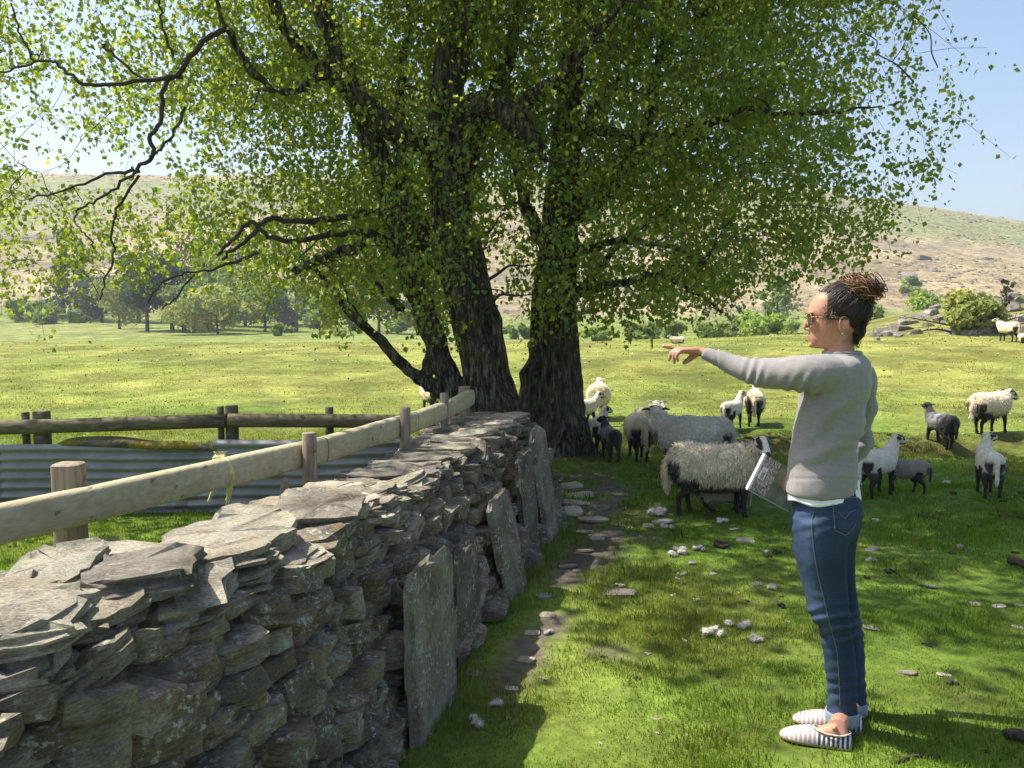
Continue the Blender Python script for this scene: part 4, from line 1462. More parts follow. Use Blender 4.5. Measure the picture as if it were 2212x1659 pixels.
def build_person():
    g = np.random.default_rng(77)
    def frame(deg):
        a = math.radians(deg)
        f = np.array([math.cos(a), math.sin(a), 0.0])
        return f, np.array([f[1], -f[0], 0.0])          # forward, right-hand side
    ft, rt = frame(145)
    fh, rh = frame(156)
    base = np.array([*G(1772, 1600)[:2], 0.0])
    base[2] = float(gz(base[0], base[1]))
    root = empty('person', base)
    tag(root, 'person in grey sweater and rolled blue jeans pointing across the field and holding a folder', 'person')
    # ------------------------------------------------ sweater
    torso = [(1819, 761, .070, .066), (1819, 765, .088, .074), (1818, 770.5, .124, .083), (1816, 779, .160, .097), (1813, 795, .182, .110), (1808, 825, .183, .117), (1799, 865, .176, .120), (1790, 905, .164, .117),
             (1782, 950, .156, .115), (1778, 995, .163, .121), (1777, 1035, .172, .127), (1777, 1050, .175, .130), (1777, 1062, .172, .128)]
    sp = spline([[*W(x, y), a, b] for x, y, a, b in torso], 4)
    def tor(scale=1.0, add=0.0):
        return [ellipse_ring(q[:3], q[3] * scale + add, q[4] * scale + add, ft, rt) for q in sp]
    arm_l = [(1800, 806, 42, -.10), (1762, 808, 42, -.13), (1725, 808, 39, -.12), (1690, 808, 35, -.09), (1650, 806, 33, -.05), (1615, 799, 28, -.01), (1580, 787, 24, .03), (1550, 774, 19.5, .06), (1530, 766, 16.5, .08), (1520, 761.5, 15, .09)]
    arm_r = [(1850, 800, 36, .11), (1862, 830, 34, .13), (1863, 870, 29, .15), (1862, 920, 27, .17), (1859, 955, 26, .18), (1840, 980, 25, .20), (1800, 1005, 23, .23), (1755, 1030, 20, .25), (1728, 1043, 17, .255)]
    def arm(mb, rows, k=1.0, seg=18):
        s = spline([[*W(x, y, d), r * PXM * k] for x, y, r, d in rows], 4)
        mb.tube(s[:, :3], s[:, 3], seg)
        return s
    mb = MB()
    mb.rings(tor())
    sl = arm(mb, arm_l)
    sr = arm(mb, arm_r)
    me = remesh(mb.mesh('sweater', True), .0065, 6, .5)
    co, no = coords(me), normals(me)
    px, py = proj(co)
    # soft folds: diagonal from the raised arm across the back, rings at the elbows, gather above the hem
    dia = np.sin((px * .55 + py * 1.0) * .085 + 3 * fbm(co * 4, 2, 3)) * sstep((py - 830) / 60) * (1 - sstep((py - 1020) / 30))
    mask = sstep((fbm(co * 5.0, 2, 9) + .15) / .5)
    elb = np.exp(-((px - 1628) / 22) ** 2) * np.sin(px * .30 + py * .10) * (px < 1700)
    elb2 = np.exp(-(((px - 1865) / 40) ** 2 + ((py - 945) / 40) ** 2)) * np.sin(py * .25)
    pit = np.exp(-(((px - 1735) / 40) ** 2 + ((py - 850) / 35) ** 2)) * np.sin((px + py * .6) * .22)
    disp =   .010 * dia * mask + .0045 * elb + .004 * elb2 + .006 * pit + .006 * fbm(co * 7, 3, 4) + .0025 * fbm(co * 18, 2, 6)
    rib = np.exp(-((py - 1034) / 2.5) ** 2) * (px > 1690) + np.exp(-((px - 1548) / 2.0) ** 2)
    disp = disp - .003 * rib
    co = co + no * disp[:, None]
    # ragged upper edge of the collar and a hem that dips behind
    set_coords(me, co)
    m = NT('grey_knit')
    v = m.pos()
    kn = m.noise(m.map(v, (1, 1, .5)), 420, 2)
    ml = m.noise(m.map(v, (1, 1, 3)), 34, 4, .7)
    c = m.ramp(ml, [(.25, (.225, .213, .21)), (.75, (.295, .28, .275))])
    c = m.mix(.4, c, m.ramp(kn, [(.3, .7), (.7, 1.2)]), 'MULTIPLY')
    mat = m.done(c, .9, m.bump(kn, .35, .002), .15, **{'Sheen__Weight': .25})
    def local(me_):
        set_coords(me_, coords(me_) - base)
        return me_
    o = obj('sweater', local(me), mat, root)
    # collar band
    mb = MB()
    ring = [q for q in ellipse_ring(W(1819, 761.5), .069, .065, ft, rt, 30)]
    ring = np.array(ring + ring[:1])
    mb.tube(ring, .0065, 8, caps=False)
    obj('collar', mb.mesh('collar', True, base), mat, o)
    # ------------------------------------------------ white shirt tail under the sweater
    rows = []
    n = 40
    th = np.linspace(0, 2 * np.pi, n, endpoint=False)
    for k, (yy, s_) in enumerate([(1030, .97), (1055, 1.0), (1074, 1.03), (1078, 1.035), (1078, 1.0), (1050, .95)]):
        r_ = ellipse_ring(W(1780, yy), .166 * s_, .124 * s_, ft, rt, n)
        wave = .006 * np.sin(th * 5 + 1) + .010 * np.cos(th - 3.6)
        if k in (2, 3, 4):
            r_[:, 2] += wave
        rows.append(r_)
    mb = MB()
    mb.rings(rows, caps=False)
    m = NT('white_cotton')
    o = obj('shirt', mb.mesh('shirt', True, base), m.done((.80, .80, .82), .8, None, .2), root)
    # ------------------------------------------------ jeans
    pel = [(1786, 1045, .150, .108), (1786, 1064, .160, .116), (1787, 1090, .172, .124), (1786, 1118, .178, .127), (1782, 1145, .172, .120), (1780, 1165, .13, .09)]
    near = [(1776, 1120, 60, -.07), (1772, 1160, 58.5, -.07), (1771, 1192, 55.5, -.07), (1776, 1230, 50, -.07), (1782, 1269, 46.5, -.07), (1788, 1305, 44, -.07), (1791, 1327, 43.5, -.07), (1800, 1350, 38.5, -.065), (1805, 1366, 35, -.06), (1811, 1404, 33.5, -.055), (1816, 1445, 32.5, -.05), (1819, 1482, 31.5, -.045), (1819, 1552, 32, -.04)]
    far = [(1806, 1120, 54, .08), (1800, 1160, 52, .08), (1796, 1192, 50, .08), (1804, 1269, 44.5, .08), (1816, 1327, 42, .08), (1826, 1358, 37.5, .085), (1833, 1404, 34.5, .09), (1840, 1482, 31, .095), (1841, 1535, 30.5, .10)]
    def leg(mb, rows, k=1.0):
        s = spline([[*W(x, y, d), r * PXM * k] for x, y, r, d in rows], 4)
        rings = [ellipse_ring(q[:3], q[3] * .96, q[3], fh, rh, 20) for q in s]
        mb.rings(rings)
    mb = MB()
    s = spline([[*W(x, y), a, b] for x, y, a, b in pel], 4)
    mb.rings([ellipse_ring(q[:3], q[3], q[4], fh, rh) for q in s])
    leg(mb, near)
    leg(mb, far)
    me = remesh(mb.mesh('jeans', True), .0065, 6, .5)
    co, no = coords(me), normals(me)
    px, py = proj(co)
    kn_ = np.exp(-((py - 1350) / 38) ** 2)
    th_ = np.exp(-((py - 1120) / 40) ** 2)
    an_ = np.exp(-((py - 1495) / 45) ** 2)
    fold = np.sin(py * .24 + .05 * px + 2.5 * fbm(co * 6, 2, 3))
    disp = (.0045 * kn_ + .0022 * th_ + .003 * an_) * fold + .0035 * fbm(co * np.array([7, 7, 12]), 3, 14) + .0016 * fbm(co * 25, 2, 16)
    co = co + no * disp[:, None]
    set_coords(me, co)
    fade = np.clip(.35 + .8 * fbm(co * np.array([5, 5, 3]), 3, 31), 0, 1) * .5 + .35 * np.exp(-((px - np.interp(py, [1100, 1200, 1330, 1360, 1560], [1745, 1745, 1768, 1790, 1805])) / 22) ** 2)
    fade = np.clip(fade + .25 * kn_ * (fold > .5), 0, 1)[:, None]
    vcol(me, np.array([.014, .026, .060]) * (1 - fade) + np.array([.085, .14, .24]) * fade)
    m = NT('denim')
    v = m.pos()
    tw = m.noise(m.map(v, (1, 1, .35)), 500, 2)
    c = m.mix(.6, m.attr(), m.ramp(tw, [(.3, .6), (.7, 1.35)]), 'MULTIPLY')
    mat_d = m.done(c, .85, m.bump(tw, .3, .0015), .2)
    jb = bvh_of(me)
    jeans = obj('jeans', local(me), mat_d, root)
    m = NT('seam_thread')
    mat_thread = m.done((.15, .15, .15), .7)
    def stitch(name, pts, r=.0016, lift=.0015, mat=mat_thread):
        q = [on_surface(jb, x, y, lift) for x, y in spline(pts, 8)]
        q = np.array([a for a in q if a is not None])
        if len(q) > 3:
            mb = MB()
            mb.tube(q, r, 5)
            obj(name, mb.mesh(name, True, base), mat, jeans)
    stitch('seam', [(1762, 1075), (1757, 1110), (1754, 1135), (1758, 1185), (1765, 1232), (1779, 1290), (1792, 1346), (1807, 1404), (1812, 1460), (1815, 1530)])
    stitch('pocket_stitching', [(1798, 1078), (1801, 1112), (1803, 1145)], .0014)
    stitch('pocket_stitching', [(1803, 1145), (1815, 1151), (1827, 1156)], .0014)
    stitch('pocket_stitching', [(1827, 1156), (1838, 1146), (1849, 1132)], .0014)
    stitch('pocket_stitching', [(1798, 1078), (1825, 1076), (1852, 1074)], .0018)
    stitch('pocket_stitching', [(1801, 1104), (1812, 1108), (1824, 1120), (1836, 1107), (1848, 1102)], .0011)
    stitch('pocket_stitching', [(1711, 1080), (1732, 1083), (1755, 1079)], .0016)
    # turned-up cuffs, paler inside of the cloth
    m = NT('denim_cuff')
    v = m.pos()
    mat_c = m.done(m.ramp(m.noise(m.map(v, (1, 1, .4)), 260, 3), [(.3, (.15, .21, .29)), (.7, (.28, .35, .43))]), .85, None, .2)
    for (x, y0, y1, r, d) in [(1819, 1533, 1561, 34, -.04), (1841, 1513, 1541, 32, .10)]:
        rows = []
        for yy, k in [(y0 + 3, .94), (y0, 1.0), (y0 + 3, 1.045), ((y0 + y1) / 2, 1.05), (y1 - 3, 1.05), (y1, 1.02), (y1 - 2, .93), (y0 + 8, .92)]:
            c_ = W(x, yy, d)
            rg = ellipse_ring(c_, r * PXM * k * .97, r * PXM * k, fh, rh, 24)
            rg[:, 2] += .002 * np.sin(np.linspace(0, 12.6, 24))
            rows.append(rg)
        mb = MB()
        mb.rings(rows, caps=False)
        obj('cuff', mb.mesh('cuff', True, base), mat_c, jeans)
    # belt end
    m = NT('belt_leather')
    mb = MB()
    s = [W(1709, 1062, -.02), W(1705, 1064, .03), W(1706, 1066, .07)]
    mb.tube(spline(s, 4), .016, 8, flat=.35)
    mb.tube([W(1712, 1060, -.03), W(1716, 1062, -.05), W(1724, 1063, -.07)], .014, 8, flat=.3)
    obj('belt', mb.mesh('belt', True, base), m.done(m.ramp(m.noise(m.pos(), 60, 3), [(.4, (.07, .035, .015)), (.6, (.20, .11, .05))]), .5), root)
    # ------------------------------------------------ body: head, neck, hands, legs and feet in one skin
    mb = MB()
    fc, rc = frame(167)
    def HP(px, py, lat=0.0, up=0.0):
        """point on the profile drawn in the photograph, lat metres to the person's right"""
        q = W(1812, py, .005)
        return q + fc * ((1812 - px) * PXM / .974) + rc * lat + np.array([0, 0, up])
    levels = [(621, 1800, 1836, .018), (625, 1784, 1848, .042), (634, 1770, 1856, .058), (646, 1760, 1860, .067), (660, 1753, 1862, .0715), (672, 1749.5, 1862, .073), (679, 1749.5, 1861, .073), (686, 1754, 1860, .0725), (695, 1755, 1857, .070),
              (706, 1754.5, 1852, .067), (716, 1753.5, 1846, .064), (725, 1753, 1841, .060), (733, 1753, 1838, .057), (741, 1754.5, 1833, .050), (748, 1757, 1826, .041), (753, 1765, 1820, .030)]
    rings = []
    th = np.linspace(0, 2 * np.pi, 32, endpoint=False)
    for py_, fx, bx, hw in levels:
        mid = 1806
        fr, bk = (mid - fx) * PXM / .974, (bx - mid) * PXM / .974
        cs, sn = np.cos(th), np.sin(th)
        fwd = np.where(cs > 0, np.sign(cs) * np.abs(cs) ** .82 * fr, cs * bk)
        c0 = HP(mid, py_)
        rings.append(c0 + fwd[:, None] * fc + (np.sign(sn) * np.abs(sn) ** .9 * hw)[:, None] * rc)
    mb.rings(rings[::-1])
    mb.tube([HP(1753, 683), HP(1749.5, 692), HP(1745.5, 702), HP(1744, 709)], [.0055, .0068, .0080, .0082], 10)      # nose
    mb.ball(HP(1746.5, 711), (.0080, .0085, .0068), 10)
    for s in (-1, 1):
        mb.ball(HP(1751, 712, s * .0095), (.0085, .0065, .0065), 10)
        mb.ball(HP(1750.5, 677, s * .030), (.008, .026, .006), 10)                 # brow
        mb.ball(HP(1761, 703, s * .044), (.020, .014, .020), 10)                   # cheek
        mb.ball(HP(1756, 690, s * .031), (.011, .013, .011), 10)                   # closed-in eye under the lens
        # ear
        e = HP(1815, 701, s * .080)
        R = np.stack([fc * .94 + rc * s * -.30, rc * s, np.array([0, 0, 1.0])], 1)
        mb.ball(e, (.017, .008, .031), 12, R)
        a_ = np.linspace(-.6, 4.4, 16)
        rim = np.array([e + rc * s * .006 + (-fc) * (.0165 * math.cos(t) * .95) + np.array([0, 0, .027 * math.sin(t) + .002]) for t in a_])
        mb.tube(rim, .0042, 7)
        mb.ball(e + np.array([0, 0, -.025]) + fc * .006, (.007, .005, .009), 8)
    mb.ball(HP(1753.5, 726), (.008, .017, .0050), 10)                               # lips
    mb.ball(HP(1754.5, 732.5), (.008, .015, .0052), 10)
    mb.ball(HP(1758.5, 745), (.013, .017, .012), 10)                               # chin
    mb.tube([HP(1818, 715), HP(1814, 740), W(1813, 757, 0), W(1815, 785, 0)], [.050, .050, .053, .062], 18)
    for s in (-1, 1):                                                              # neck muscle
        mb.tube([HP(1822, 722, s * .050), HP(1806, 745, s * .040), W(1798, 768, 0) + rt * s * .02], [.014, .013, .012], 8)
    mb.rings([ellipse_ring(q[:3], max(q[3] - .016, .03), max(q[4] - .016, .03), ft, rt, 20) for q in sp[6:]])
    arm(mb, [(x, y, max(r - 7, 9.5), d) for x, y, r, d in arm_l], 1.0, 12)
    arm(mb, [(x, y, max(r - 12, 8), d) for x, y, r, d in arm_r], 1.0, 12)
    s = spline([[*W(x, y), a, b] for x, y, a, b in pel], 3)
    mb.rings([ellipse_ring(q[:3], q[3] - .014, q[4] - .014, fh, rh, 20) for q in s])
    for rows in (near, far):
        leg(mb, [(x, y, r - 9, d) for x, y, r, d in rows])
    # pointing hand: palm down, index out, other fingers hanging, thumb below
    hd = .10
    mb.tube([W(1524, 762, hd - .01), W(1512, 759.5, hd), W(1500, 758, hd)], [.0235, .0225, .024], 12, flat=.8)
    pal = []
    for x, y, hw, ht in [(1508, 758.5, .021, .0155), (1496, 757.5, .029, .0150), (1482, 756.5, .036, .0135), (1470, 756, .038, .0120), (1463, 756.5, .035, .0095)]:
        c_ = W(x, y, hd)
        t_ = np.linspace(0, 2 * np.pi, 16, endpoint=False)
        pal.append(c_ + np.stack([0 * t_, hw * np.cos(t_), ht * np.sin(t_)], 1))
    mb.rings(pal)
    def finger(pts, rad):
        q = spline([[*W(x, y, d), r] for (x, y, d), r in zip(pts, rad)], 4)
        mb.tube(q[:, :3], q[:, 3], 9)
    finger([(1474, 754, hd + .027), (1462, 752.5, hd + .029), (1450, 750.5, hd + .030), (1440, 749, hd + .030), (1431, 748.2, hd + .030)], [.0095, .0090, .0084, .0078, .0058])
    finger([(1474, 756, hd + .010), (1461, 756.5, hd + .011), (1451.5, 761, hd + .010), (1447, 771, hd + .008), (1444.5, 780.5, hd + .006)], [.0095, .0092, .0086, .0078, .0056])
    finger([(1475, 757, hd - .010), (1464, 758.5, hd - .010), (1456.5, 765, hd - .010), (1456, 776, hd - .009), (1457.5, 786, hd - .008)], [.0092, .0088, .0082, .0075, .0055])
    finger([(1478, 758, hd - .028), (1469, 760.5, hd - .029), (1463, 766.5, hd - .028), (1463, 775, hd - .026), (1465, 782, hd - .024)], [.0082, .0078, .0072, .0065, .0048])
    finger([(1506, 762, hd + .016), (1497, 769, hd + .022), (1489, 776, hd + .020), (1481, 781.5, hd + .016), (1475, 785, hd + .013)], [.0155, .0145, .0115, .0100, .0065])
    # hand that grips the folder
    h2 = .262
    mb.tube([W(1740, 1036, h2 - .01), W(1722, 1042, h2), W(1708, 1046, h2)], [.024, .026, .024], 12)
    for k, (yy, tipx) in enumerate([(1034, 1692), (1041, 1688), (1048, 1686.5), (1055, 1690)]):
        finger([(1712, yy, h2 - .015), (1703, yy, h2 - .026), (1695, yy + 1, h2 - .031), (tipx, yy + 1, h2 - .029)], [.0095, .0088, .008, .0058])
    finger([(1722, 1034, h2 + .012), (1710, 1030, h2 + .020), (1698, 1033, h2 + .022)], [.012, .0105, .007])
    # ankles and feet
    feet = []
    for (hx, hy_, tx, ty) in [(1838, 1617, 1688, 1596), (1861, 1583, 1713, 1559)]:
        h_, t_ = G(hx, hy_), G(tx, ty)
        fdir = (t_ - h_); fdir[2] = 0
        fdir /= np.linalg.norm(fdir)
        feet.append((h_, fdir))
    for (h_, fd), (ax, ay, ad) in zip(feet, [(1822, 1548, -.045), (1843, 1528, .095)]):
        a_ = W(ax, ay, ad)
        up = np.array([0, 0, 1.0])
        heel = h_ + fd * .035 + up * .045
        mb.tube([a_ + up * .06, a_, h_ + fd * .048 + up * .075, heel], [.036, .033, .034, .030], 12)
        for s in (-1, 1):
            mb.ball(h_ + fd * .058 + np.array([fd[1], -fd[0], 0]) * s * .026 + up * .078, .0095, 8)
        mb.tube([h_ + fd * .045 + up * .062, h_ + fd * .085 + up * .045, h_ + fd * .125 + up * .030, h_ + fd * .18 + up * .022, h_ + fd * .215 + up * .018], [.031, .027, .022, .018, .012], 12)
    me = remesh(mb.mesh('body', True), .0036, 3, .5)
    co = coords(me)
    px, py = proj(co)
    skin = np.array([.45, .225, .15])
    col = np.tile(skin, (len(co), 1)) * (1 + .10 * fbm(co * 16, 3, 41))[:, None]
    hpt = lambda x, y, l=0: np.linalg.norm(co - HP(x, y, l), axis=1)
    lips = np.exp(-(hpt(1749, 729) / .015) ** 4)[:, None]
    col = col * (1 - .55 * lips) + np.array([.52, .20, .17]) * .55 * lips
    for s in (-1, 1):
        ck = np.exp(-(hpt(1762, 706, s * .05) / .03) ** 2)[:, None] + .7 * np.exp(-(hpt(1815, 701, s * .08) / .03) ** 2)[:, None]
        col = col * (1 - .28 * np.clip(ck, 0, 1)) + np.array([.62, .25, .19]) * .28 * np.clip(ck, 0, 1)
        br = (np.exp(-((np.abs(((co - HP(1749, 678, s * .032)) @ rc)) / .020) ** 4)) * np.exp(-((co[:, 2] - HP(1749, 675.5)[2]) / .0042) ** 2) * (hpt(1750, 677, s * .032) < .04))[:, None]
        col = col * (1 - .7 * br) + np.array([.10, .06, .04]) * .7 * br
    nose = np.exp(-(hpt(1743, 710) / .013) ** 2)[:, None]
    col = col * (1 - .25 * nose) + np.array([.66, .27, .21]) * .25 * nose
    # scalp under the hair
    dh = co - HP(1812, 668)
    # (hair covers it; keep skin dark there so that gaps read as roots)
    roots = ((co[:, 2] > HP(1812, 690)[2]) & ((dh @ fc) < .05) & (np.linalg.norm(dh, axis=1) < .16) & (px > 1786))[:, None]
    col = np.where(roots, np.array([.09, .055, .035]), col)
    vcol(me, col)
    m = NT('skin')
    MAT = m.done(m.mix(.35, m.attr(), m.ramp(m.noise(m.pos(), 90, 4, .7), [(.3, .75), (.7, 1.2)]), 'MULTIPLY'), .55, m.bump(m.noise(m.pos(), 300, 3), .12, .001), .4, **{'Subsurface__Weight': .12, 'Subsurface__Radius': (.012, .005, .003)})
    body = obj('body', local(me), MAT, root)
    # ------------------------------------------------ slip-on shoes with stripes
    m = NT('striped_canvas')
    v = m.co('Object')
    sx = m.n('SeparateXYZ', Vector=v)
    w_ = m.math('FRACT', m.math('MULTIPLY', sx.outputs['X'], 62.0))
    st = m.math('GREATER_THAN', w_, .42)
    fab = m.noise(v, 500, 2)
    toe = m.math('GREATER_THAN', sx.outputs['X'], .115)
    navy = m.mix(toe, (.045, .055, .105), (.40, .31, .33))
    c = m.mix(st, (.66, .60, .55), navy)
    c = m.mix(m.math('LESS_THAN', sx.outputs['Z'], .010), c, (.34, .27, .18))
    c = m.mix(.3, c, m.ramp(fab, [(.3, .6), (.7, 1.3)]), 'MULTIPLY')
    mat_s = m.done(c, .85, m.bump(fab, .3, .001), .2)
    for h_, fd in feet:
        rows = []
        prof = [(-.004, .012, .030), (.004, .026, .050), (.025, .033, .056), (.06, .0355, .050), (.10, .038, .047), (.125, .041, .052), (.145, .043, .055), (.175, .0445, .048), (.205, .042, .038), (.228, .034, .028), (.243, .022, .020), (.250, .008, .014)]
        for u, hw, ht in spline(prof, 3):
            t_ = np.linspace(0, 2 * np.pi, 22, endpoint=False)
            c_, s_ = np.cos(t_), np.sin(t_)
            yy = np.sign(c_) * np.abs(c_) ** .7 * max(hw, .004)
            zz = np.where(s_ > 0, np.abs(s_) ** .75 * (ht - .008) + .008, .008 - np.abs(s_) ** .3 * .010)
            rows.append(np.stack([np.full(22, u), yy, zz], 1))
        mb = MB()
        mb.rings(rows)
        me = mb.mesh('shoe', True)
        o = obj('shoe', me, mat_s, root, h_ - base, (0, 0, math.atan2(fd[1], fd[0])))
        # throat of the shoe: a bound edge round the opening
        ed = []
        for t_ in np.linspace(0, 2 * np.pi, 26):
            u = .068 + .066 * math.cos(t_)
            ed.append((u, .034 * math.sin(t_) * (1 if u < .1 else .8), .054 + (.006 if u > .12 else 0) + (.004 if u < .02 else 0)))
        mb = MB()
        mb.tube(np.array(ed), .0028, 6, caps=False)
        mm = NT('shoe_binding')
        obj('binding', mb.mesh('binding', True), mm.done((.55, .50, .46), .8), o)
    # ------------------------------------------------ hair
    hc = HP(1815, 671)
    ax = np.array([.094, .078, .091])               # semi-axes: forward, side, up
    up = np.array([0, 0, 1.0])
    def on_head(d, k=1.0):
        """d in head axes (forward, right, up), unit-ish -> point on the hair surface"""
        d = np.asarray(d, float)
        r_ = 1 / np.sqrt(((d / ax) ** 2).sum(-1))
        q = d * (r_ * k)[..., None]
        return hc + q[..., :1] * fc + q[..., 1:2] * rc + q[..., 2:] * up
    bun = HP(1850, 627)
    V = MB()
    cols = []
    def strand(pts, r, c, seg=4):
        n0 = V.n
        V.tube(pts, r, seg, caps=False)
        cols.append(np.tile(c, (V.n - n0, 1)) * g.uniform(.8, 1.2, (1, 1)))
    target = np.array([-.36, 0, .42]); target = target / np.linalg.norm(target)
    # cap of fused hair
    capv = []
    dark = np.array([.022, .014, .010]); mid_ = np.array([.075, .044, .027]); lite = np.array([.26, .13, .06]); grey = np.array([.17, .135, .11])
    for k in range(6200):
        # start points: hairline over the forehead, temples, behind the ear and nape, plus all over the scalp
        t = g.uniform(0, 1)
        s = 1 if g.uniform() < .5 else -1
        if t < .5:
            a = g.uniform(0, 1)
            line = [(.92, .0, .36), (.84, .42, .34), (.68, .72, .22), (.50, .88, .06), (.32, .95, -.12), (-.10, .97, -.20), (-.22, .95, -.45), (-.40, .80, -.72), (-.62, .35, -.86), (-.66, 0, -.88)]
            q = np.array([np.interp(a * 9, range(10), [l[i] for l in line]) for i in range(3)])
            q[1] *= s
        else:
            q = g.normal(0, 1, 3)
            q /= np.linalg.norm(q)
            if q[0] > .40 and q[2] < .32 or q[2] < -.62 or (q[0] > -.05 and q[2] < .0):
                continue
        q = q / np.linalg.norm(q)
        if q @ target > .93:
            continue
        ts = np.linspace(0, 1, 11)
        om = math.acos(np.clip(q @ target, -1, 1))
        if om < .05:
            continue
        dd = (np.sin((1 - ts) * om)[:, None] * q + np.sin(ts * om)[:, None] * target) / math.sin(om)
        wob = g.normal(0, .10, 3)
        dd = dd + np.sin(ts * np.pi)[:, None] * wob + .035 * np.sin(ts * g.uniform(5, 13) + g.uniform(0, 6))[:, None] * g.normal(0, 1, 3)
        lift = 1.0 + .07 * g.uniform(0, 1) ** 2 + .09 * ts ** 3 + g.uniform(0, .07) * np.sin(ts * np.pi)
        pts = on_head(dd, lift)
        front = max(0, q[0]) * (q[2] > .2)
        u_ = g.uniform()
        c_ = dark * (1 - .3 * front) + grey * .3 * front if u_ < .62 else (mid_ * .6 * (1 - .6 * front) + grey * .6 * front if u_ < .95 else mid_)
        if g.uniform() < .08:
            pts = pts + np.sin(ts * np.pi)[:, None] * (pts.mean(0) - hc) * g.uniform(.03, .12)
        strand(pts, np.interp(ts, [0, .1, .8, 1], [.0005, .0009, .0009, .0008]) * g.uniform(.7, 1.5), c_)
    # bun: coils and loose curls
    ba, bb = (-fc * .55 + up * .84), rc
    bc = np.cross(ba, bb)
    for k in range(1100):
        R0, ph = g.uniform(.014, .050), g.uniform(0, 6.28)
        tilt = g.normal(0, .5, 2)
        n_ = ba + tilt[0] * bb + tilt[1] * bc
        n_ /= np.linalg.norm(n_)
        e1 = np.cross(n_, [.3, .5, .8]); e1 /= np.linalg.norm(e1)
        e2 = np.cross(n_, e1)
        t = np.linspace(0, g.uniform(2.5, 6.0), 14) + ph
        rr = R0 * (1 + .12 * np.sin(3 * t + ph)) * np.linspace(1, g.uniform(.75, 1.15), 14)
        kc = k % 16
        gc = np.random.default_rng(kc)
        ctr = bun + gc.normal(0, .016, 3) + n_ * g.normal(0, .010) + g.normal(0, .003, 3)
        pts = ctr + (rr * np.cos(t))[:, None] * e1 + (rr * np.sin(t))[:, None] * e2
        strand(pts, g.uniform(.0007, .0019), [mid_, lite, lite * .75, dark][g.integers(4)])
    # loose corkscrew curls standing out of the bun and a tuft in front of it
    for k in range(420):
        if k < 130:
            st_ = HP(1833 + g.normal(0, 5), 618 + g.normal(0, 6), g.normal(0, .012))
            d0 = up * g.uniform(.7, 1.1) + fc * g.normal(.1, .35) + rc * g.normal(0, .3)
        else:
            d0 = up * g.uniform(-.35, 1.0) - fc * g.uniform(-.55, 1.0) + rc * g.normal(0, .7)
            d0 /= np.linalg.norm(d0)
            st_ = bun + d0 * g.uniform(.022, .040)
        d0 = d0 / np.linalg.norm(d0) + g.normal(0, .45, 3)
        d0 /= np.linalg.norm(d0)
        e1 = np.cross(d0, fc + .2 * rc); e1 /= np.linalg.norm(e1)
        e2 = np.cross(d0, e1)
        t = np.linspace(0, 1, 20)
        L, cr_, w0 = g.uniform(.012, .036), g.uniform(.005, .013), g.uniform(6, 13)
        ph = g.uniform(0, 6.28)
        pts = st_ + (t * L)[:, None] * d0 + (cr_ * np.cos(w0 * t + ph))[:, None] * e1 + (cr_ * np.sin(w0 * t + ph))[:, None] * e2
        strand(pts, np.linspace(.0014, .0006, 20) * g.uniform(.7, 1.4), [lite, lite * .7, mid_, dark][int(g.choice(4, p=[.3, .3, .25, .15]))] * g.uniform(.8, 1.2), 3)
    # hair swept up from the nape
    for k in range(420):
        l_ = g.uniform(-.055, .055)
        p0 = HP(1842 + g.uniform(-9, 7), 742 + g.uniform(-14, 5), l_)
        pts = spline([p0, HP(1852 + g.uniform(-4, 4), 718, l_ * 1.15), HP(1861 + g.uniform(-4, 4), 690, l_ * 1.1), HP(1862, 660, l_ * .7)], 4)
        strand(pts + .002 * np.sin(np.linspace(0, 9, len(pts)) + k)[:, None] * g.normal(0, 1, 3), np.linspace(.0005, .0012, len(pts)), dark if g.uniform() < .75 else mid_ * .7, 3)
    # wisps at temple and nape
    for k in range(46):
        if k < 26:
            p0 = HP(1786 + g.uniform(-8, 14), 668 + g.uniform(-10, 22), -.074)
            d0 = np.array([0, 0, -1.0]) * g.uniform(.2, .9) + fc * g.normal(.2, .5) - rc * .25
        else:
            p0 = HP(1842 + g.uniform(-8, 8), 735 + g.uniform(-8, 6), g.uniform(-.03, .03))
            d0 = np.array([0, 0, -1.0]) - fc * g.uniform(0, .3) + rc * g.normal(0, .2)
        d0 /= np.linalg.norm(d0)
        e1 = np.cross(d0, rc + .1 * up); e1 /= np.linalg.norm(e1)
        t = np.linspace(0, 1, 10)
        L = g.uniform(.02, .045)
        pts = p0 + (t * L)[:, None] * d0 + (.005 * np.sin(t * g.uniform(4, 9)))[:, None] * e1
        strand(pts, np.linspace(.0013, .0006, 10), grey if k < 26 and g.uniform() < .5 else mid_, 3)
    hme = V.mesh('hair', True, base)
    vcol(hme, np.concatenate(cols))
    m = NT('brown_hair')
    mat_h = m.done(m.attr(), .42, None, .5)
    hair = obj('hair', hme, mat_h, root)
    tag(hair, kind='stuff')
    # dark mass below the strands
    mb = MB()
    th = np.linspace(0, 2 * np.pi, 30, endpoint=False)
    dirs = []
    for el in np.linspace(-.95, 1.5, 22):
        rg = np.stack([np.cos(el) * np.cos(th), np.cos(el) * np.sin(th), np.full(30, math.sin(el))], 1)
        # draw the surface back inside the head where the face and ears are
        f_ = rg[:, 0]
        lim = np.interp(rg[:, 2], [-1, -.5, -.2, .1, .35, .5, 1], [-.5, -.35, -.1, .34, .76, .90, 1])
        k_ = np.where(f_ > lim, .86 - .2 * np.clip(f_ - lim, 0, 1), 1.0)
        dirs.append(on_head(rg, 1.0 * k_))
    mb.rings(dirs)
    mb.ball(bun, .038, 14)
    mb.ball(HP(1846, 712), (.036, .052, .042), 14, np.stack([fc, rc, up], 1))
    mb.ball((bun + HP(1845, 655)) / 2, .04, 12)
    m2 = NT('hair_roots')
    obj('hair_base', mb.mesh('hair_base', True, base), m2.done((.030, .019, .013), .6), hair)
